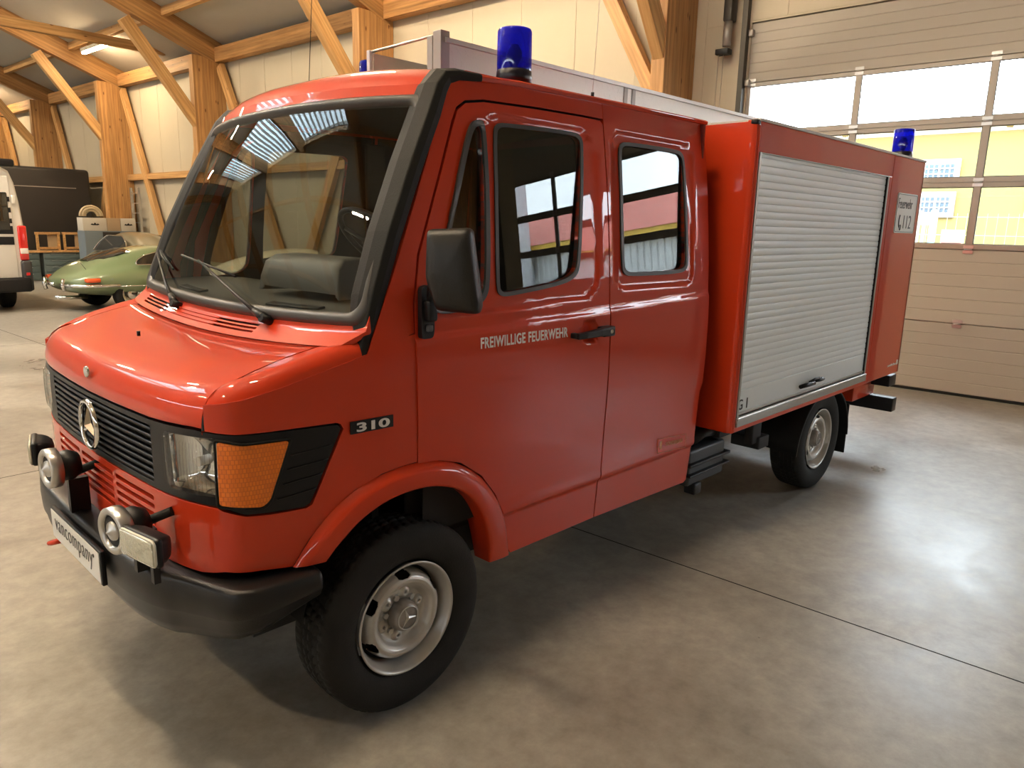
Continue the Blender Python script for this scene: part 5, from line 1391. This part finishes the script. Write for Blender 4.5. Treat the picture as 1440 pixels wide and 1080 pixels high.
car_body(coupe, CRM, 'body', C3); simple_wheels(C3, (1.02, 3.5), .66, .32, CHR)
for sgn in (-1, 1):
    ol = [(1.10, .88), (2.35, .88), (2.28, .98), (2.1, 1.07), (1.7, 1.10), (1.35, 1.03), (1.15, .94)]
    q = MB(); q.add([(x, sgn * (.775 - .30 * (z - .83) / .4), z) for x, z in round_poly(ol, .05)], [list(range(35))]); part('side_window', q, CGL, C3)
mb = MB(); mb.grid([[(2.30 + .42 * (1 - t), u * (.50 + .12 * (1 - t)), 1.20 - .24 * (1 - t) - .06 * abs(u) ** 2) for u in (-1, -.5, 0, .5, 1)] for t in (1, .66, .33, 0)]); part('windscreen', mb, CGL, C3)
# white van, rear towards the camera
VN = hthing('white_van', 'white panel van with black rear stripes and red tail lamp at the left edge', 'van', 2.60, 14.5, 0, 0)
WV = pbr('van white', (.66, .65, .62), .35, coat=.6, coat_rough=.05)
rows = []
for y, k in ((0, .96), (.03, .99), (.12, 1), (3.9, 1), (4.6, .98)):
    pr = [(.98, .40), (1.02, .75), (1.03, 1.1), (1.02, 1.55), (.98, 2.1), (.93, 2.45), (.86, 2.66), (.70, 2.75), (.3, 2.79), (0, 2.80)]
    rows.append([(x * k, y, z if z < 2 else z - (1 - k) * 1.5) for x, z in pr] + [(-x * k, y, z if z < 2 else z - (1 - k) * 1.5) for x, z in pr[::-1][1:]])
mb = MB(); mb.grid(rows); mb.add(rows[0], [list(range(len(rows[0])))]); mb.add(rows[-1], [list(range(len(rows[0])))]); part('body', mb, WV, VN)
mb = MB(); mb.rbox(-.98, .98, 4.5, 5.9, .4, 1.5, .2); part('cab_front', mb, WV, VN)
for x0, x1 in ((-.90, -.03), (.03, .83)):
    d = part('rear_door', MB().rbox(x0, x1, -.03, .05, .62, 2.55, .02), WV, VN)
    part('door_window', MB().rbox(x0 + .08, x1 - .06, -.045, -.02, 1.55, 2.25, .02), CGL, d)
    for k in range(5): part('stripe', MB().box(x0 + .02, x1 - .02, -.036, -.032, 1.28 + k * .20, 1.28 + k * .20 + (.15 if k < 2 else .09)), PLA, d)
for x in (-.96, .96):
    t_ = part('tail_lamp', MB().rbox(x - .075, x + .075, -.045, .08, .98, 1.64, .03), pbr('red lamp', (.55, .02, .015), .2, coat=1), VN)
    part('clear_lens', MB().rbox(x - .07, x + .07, -.05, .0, 1.10, 1.22, .02), pbr('clear lamp', (.75, .7, .66), .2, coat=1), t_)
part('bumper', MB().rbox(-1.0, 1.02, -.12, .1, .38, .66, .05), PLA, VN)
part('bumper_corner', MB().rbox(.88, 1.05, -.10, .25, .40, .98, .04), pbr('dark van plastic', (.03, .03, .032), .5), VN)
part('reflector', MB().box(.93, .99, -.125, -.10, .70, .75), pbr('red reflector', (.6, .02, .02), .3), VN)
part('door_hinge', MB().rbox(.84, .90, -.05, -.01, 2.05, 2.2, .01), WHT, VN); part('rear_camera', MB().rbox(.35, .95, -.08, .05, 2.72, 2.86, .04), PLA, VN)
simple_wheels(VN, (0,), 1, .1, CHR) if False else None
for x in (-.84, .84):
    for y in (1.0, 4.9):
        M = Matrix.Translation((x, y, .34)) @ Matrix.Rotation(pi / 2, 4, 'Y')
        part('wheel', MB().lathe([(.0, -.10), (.3, -.11), (.34, -.08), (.34, .08), (.3, .11), (0, .10)], 32, M), TYRE, VN)
# dark box body by the wall
DB_ = hthing('box_body', 'large dark grey box body with pale seam standing behind the workbench and white van', 'box body', 4.3, 23.2, 0, 0)
DG = pbr('dark grey panel', (.028, .025, .023), .45)
part('body', MB().rbox(0, 3.72, 0, 2.2, .75, 3.24, .10), DG, DB_)
part('seam', MB().box(.25, 3.3, -.008, .0, 2.66, 2.685), pbr('pale seam', (.3, .28, .25), .4), DB_)
for x in (.5, 3.2): part('support_stand', MB().box(x, x + .12, .3, 1.9, 0, .76), TRACK, DB_)
# workbench
WBX = hthing('workbench', 'teal grey workbench with drawers and a wooden top between van and green car', 'workbench', 7.25, 22.15, 0, pi / 2)
TEAL = pbr('teal grey steel', (.10, .135, .135), .45)
for y0 in (0, 1.15, 2.3):
    c = part('drawer_unit', MB().box(0, .6, y0, y0 + 1.05, .02, .80), TEAL, WBX, .005)
    for k in range(4):
        part('drawer', MB().rbox(-.02, .0, y0 + .03, y0 + 1.02, .06 + k * .185, .225 + k * .185, .004), TEAL, c)
        part('handle', MB().box(-.03, -.015, y0 + .2, y0 + .85, .19 + k * .185, .20 + k * .185), ALU, c)
part('worktop', MB().box(-.05, .66, -.05, 3.45, .80, .845), WOOD2, WBX, .004)
def chair_frame(name, lab, a, s, z, rz):
    T_ = hthing(name, lab, 'wooden frame', a, s, z, rz)
    for y in (-.28, .28): part('upright', MB().box(-.03, .03, y - .03, y + .03, 0, .52), WOOD2, T_)
    part('top_rail', MB().box(-.035, .035, -.33, .33, .46, .53), WOOD2, T_); part('lower_rail', MB().box(-.02, .02, -.28, .28, .04, .10), WOOD2, T_)
    part('back_board', MB().box(.03, .045, -.26, .0, .06, .46), pbr('plywood', (.36, .26, .15), .6), T_)
chair_frame('wooden_frame', 'pale wooden frame on the workbench, the one nearer the white van', 6.44, 22.40, .845, pi / 2 + .05)
chair_frame('wooden_frame', 'pale wooden frame on the workbench, the one nearer the blue grey cabinet', 7.16, 22.42, .845, pi / 2 - .05)
CB = hthing('steel_cabinet', 'blue grey steel cabinet standing behind the green sports car', 'cabinet', 8.30, 20.75, 0, pi / 2)
BG = pbr('blue grey steel', (.16, .20, .23), .45)
part('body', MB().box(0, .5, 0, 1.45, .0, 1.45), BG, CB, .005)
for k in range(3): 
    d = part('door', MB().box(-.02, 0, .02 + k * .48, .48 + k * .48, .08, 1.42), DG if k == 1 else BG, CB, .003)
    part('handle', MB().box(-.04, -.02, .07 + k * .48, .10 + k * .48, .65, .80), ALU, d)
CARD = pbr('white printed carton', (.50, .47, .41), .7); BRN = pbr('brown carton', (.36, .26, .16), .7)
for i, (s_, w_, m_, lab) in enumerate(((8.28, .42, CARD, 'white carton with a black crown print nearest the leaning ladder'), (7.85, .36, BRN, 'plain brown carton between the two white cartons on the cabinet'), (7.48, .63, CARD, 'white carton with a black crown print under the coiled hose'))):
    cb = hthing('carton', lab, 'box', s_, 20.78, 1.45, pi / 2)
    part('box', MB().rbox(0, .42, 0, w_, 0, .36, .006), m_, cb)
    if m_ is CARD:
        z = .17; y = w_ / 2
        mb = MB(); mb.prism([(-.12, 0), (-.08, .035), (-.04, .015), (0, .06), (.04, .015), (.08, .035), (.12, 0), (.07, -.015), (-.07, -.015)], 0, .004, Matrix.Translation((-.002, y, z)) @ Matrix(((0, 0, -1, 0), (1, 0, 0, 0), (0, 1, 0, 0), (0, 0, 0, 1)))); part('crown_print', mb, PLA, cb)
HS_ = hthing('coiled_hose', 'beige coiled hose lying on top of the white carton', 'hose', 7.16, 20.95, 1.812, pi / 2)
for r in (.29, .23, .17):
    part('coil', MB().tube([(.04 * (r * 10 % 1), r * cos(a), max(.0, .038 + r * .95 * sin(a) - .0)) for a in [pi * k / 24 for k in range(25)]], .038, 8), pbr('beige hose', (.42, .34, .22), .5), HS_)
LD = hthing('stepladder', 'folded aluminium stepladder standing at the wall behind the printed cartons', 'ladder', 8.40, 20.95, 0, 0)
for i, y in enumerate((-.26, .26)): part('rail', MB().box(-.03, .03, y - .025, y + .025, 0, 2.7), ALU, LD)
for y in (.36, .44): part('rear_rail', MB().box(.05, .09, y - .02, y + .02, 0, 2.6), ALU, LD)
for k in range(9): part('rung', MB().box(-.04, .04, -.25, .25, .28 + k * .28, .31 + k * .28), ALU, LD)

# ================================================================== camera, world, light
sc = bpy.context.scene
cam = bpy.data.cameras.new('camera'); cam.sensor_width = 36; cam.sensor_fit = 'HORIZONTAL'; cam.lens = 1033.46 / 1440 * 36; cam.clip_start = .05; cam.clip_end = 300
co = bpy.data.objects.new('camera', cam); COL.objects.link(co); sc.camera = co
CY, CP, CR = 0.767677, -0.211308, 0.022555
fw = V((cos(CP) * cos(CY), cos(CP) * sin(CY), sin(CP))); rt = V((sin(CY), -cos(CY), 0)); up = rt.cross(fw)
r2 = rt * cos(CR) + up * sin(CR); u2 = -rt * sin(CR) + up * cos(CR)
co.matrix_world = Matrix(((r2.x, u2.x, -fw.x, -1.01993), (r2.y, u2.y, -fw.y, -2.14812), (r2.z, u2.z, -fw.z, 1.83437), (0, 0, 0, 1)))
w = bpy.data.worlds.new('World'); sc.world = w; w.use_nodes = True
bg = w.node_tree.nodes['Background']; bg.inputs['Color'].default_value = (.84, .92, 1.0, 1); bg.inputs['Strength'].default_value = 10.0
def portal(a, s0, s1, z0, z1, nrm):
    L = bpy.data.lights.new('portal', 'AREA'); L.shape = 'RECTANGLE'; L.size = abs(s1 - s0); L.size_y = abs(z1 - z0); L.cycles.is_portal = True
    o = bpy.data.objects.new('portal', L); COL.objects.link(o)
    z = -V(nrm).normalized(); x = V((0, 1, 0)); y = z.cross(x)
    o.matrix_world = RB @ Matrix(((x.x, y.x, z.x, a), (x.y, y.y, z.y, (s0 + s1) / 2), (x.z, y.z, z.z, (z0 + z1) / 2), (0, 0, 0, 1)))
portal(WA + .08, D1[0], D1[1], 1.7, 3.75, (-1, 0, 0)); portal(WA + .08, D2[0], D2[1], 1.7, 3.75, (-1, 0, 0))
L = bpy.data.lights.new('portal', 'AREA'); L.shape = 'RECTANGLE'; L.size = 16.5; L.size_y = hypot(SKB - SKA, PITCH * (SKB - SKA)); L.cycles.is_portal = True
o = bpy.data.objects.new('portal', L); COL.objects.link(o)
zz = V((PITCH, 0, 1)).normalized(); xx = V((0, 1, 0)); am = (SKA + SKB) / 2
yy = zz.cross(xx)
o.matrix_world = RB @ Matrix(((xx.x, yy.x, zz.x, am), (xx.y, yy.y, zz.y, 18.75), (xx.z, yy.z, zz.z, zroof(am) + .2), (0, 0, 0, 1)))
sc.view_settings.view_transform = 'Standard'; sc.view_settings.look = 'None'; sc.view_settings.gamma = 1; sc.view_settings.use_curve_mapping = False
sc.view_settings.exposure = 0.9
sc.cycles.use_denoising = True
try: sc.cycles.denoiser = 'OPENIMAGEDENOISE'
except Exception: pass
sc.cycles.max_bounces = 8; sc.cycles.transparent_max_bounces = 16; sc.cycles.sample_clamp_indirect = 6; sc.cycles.caustics_reflective = False; sc.cycles.caustics_refractive = False
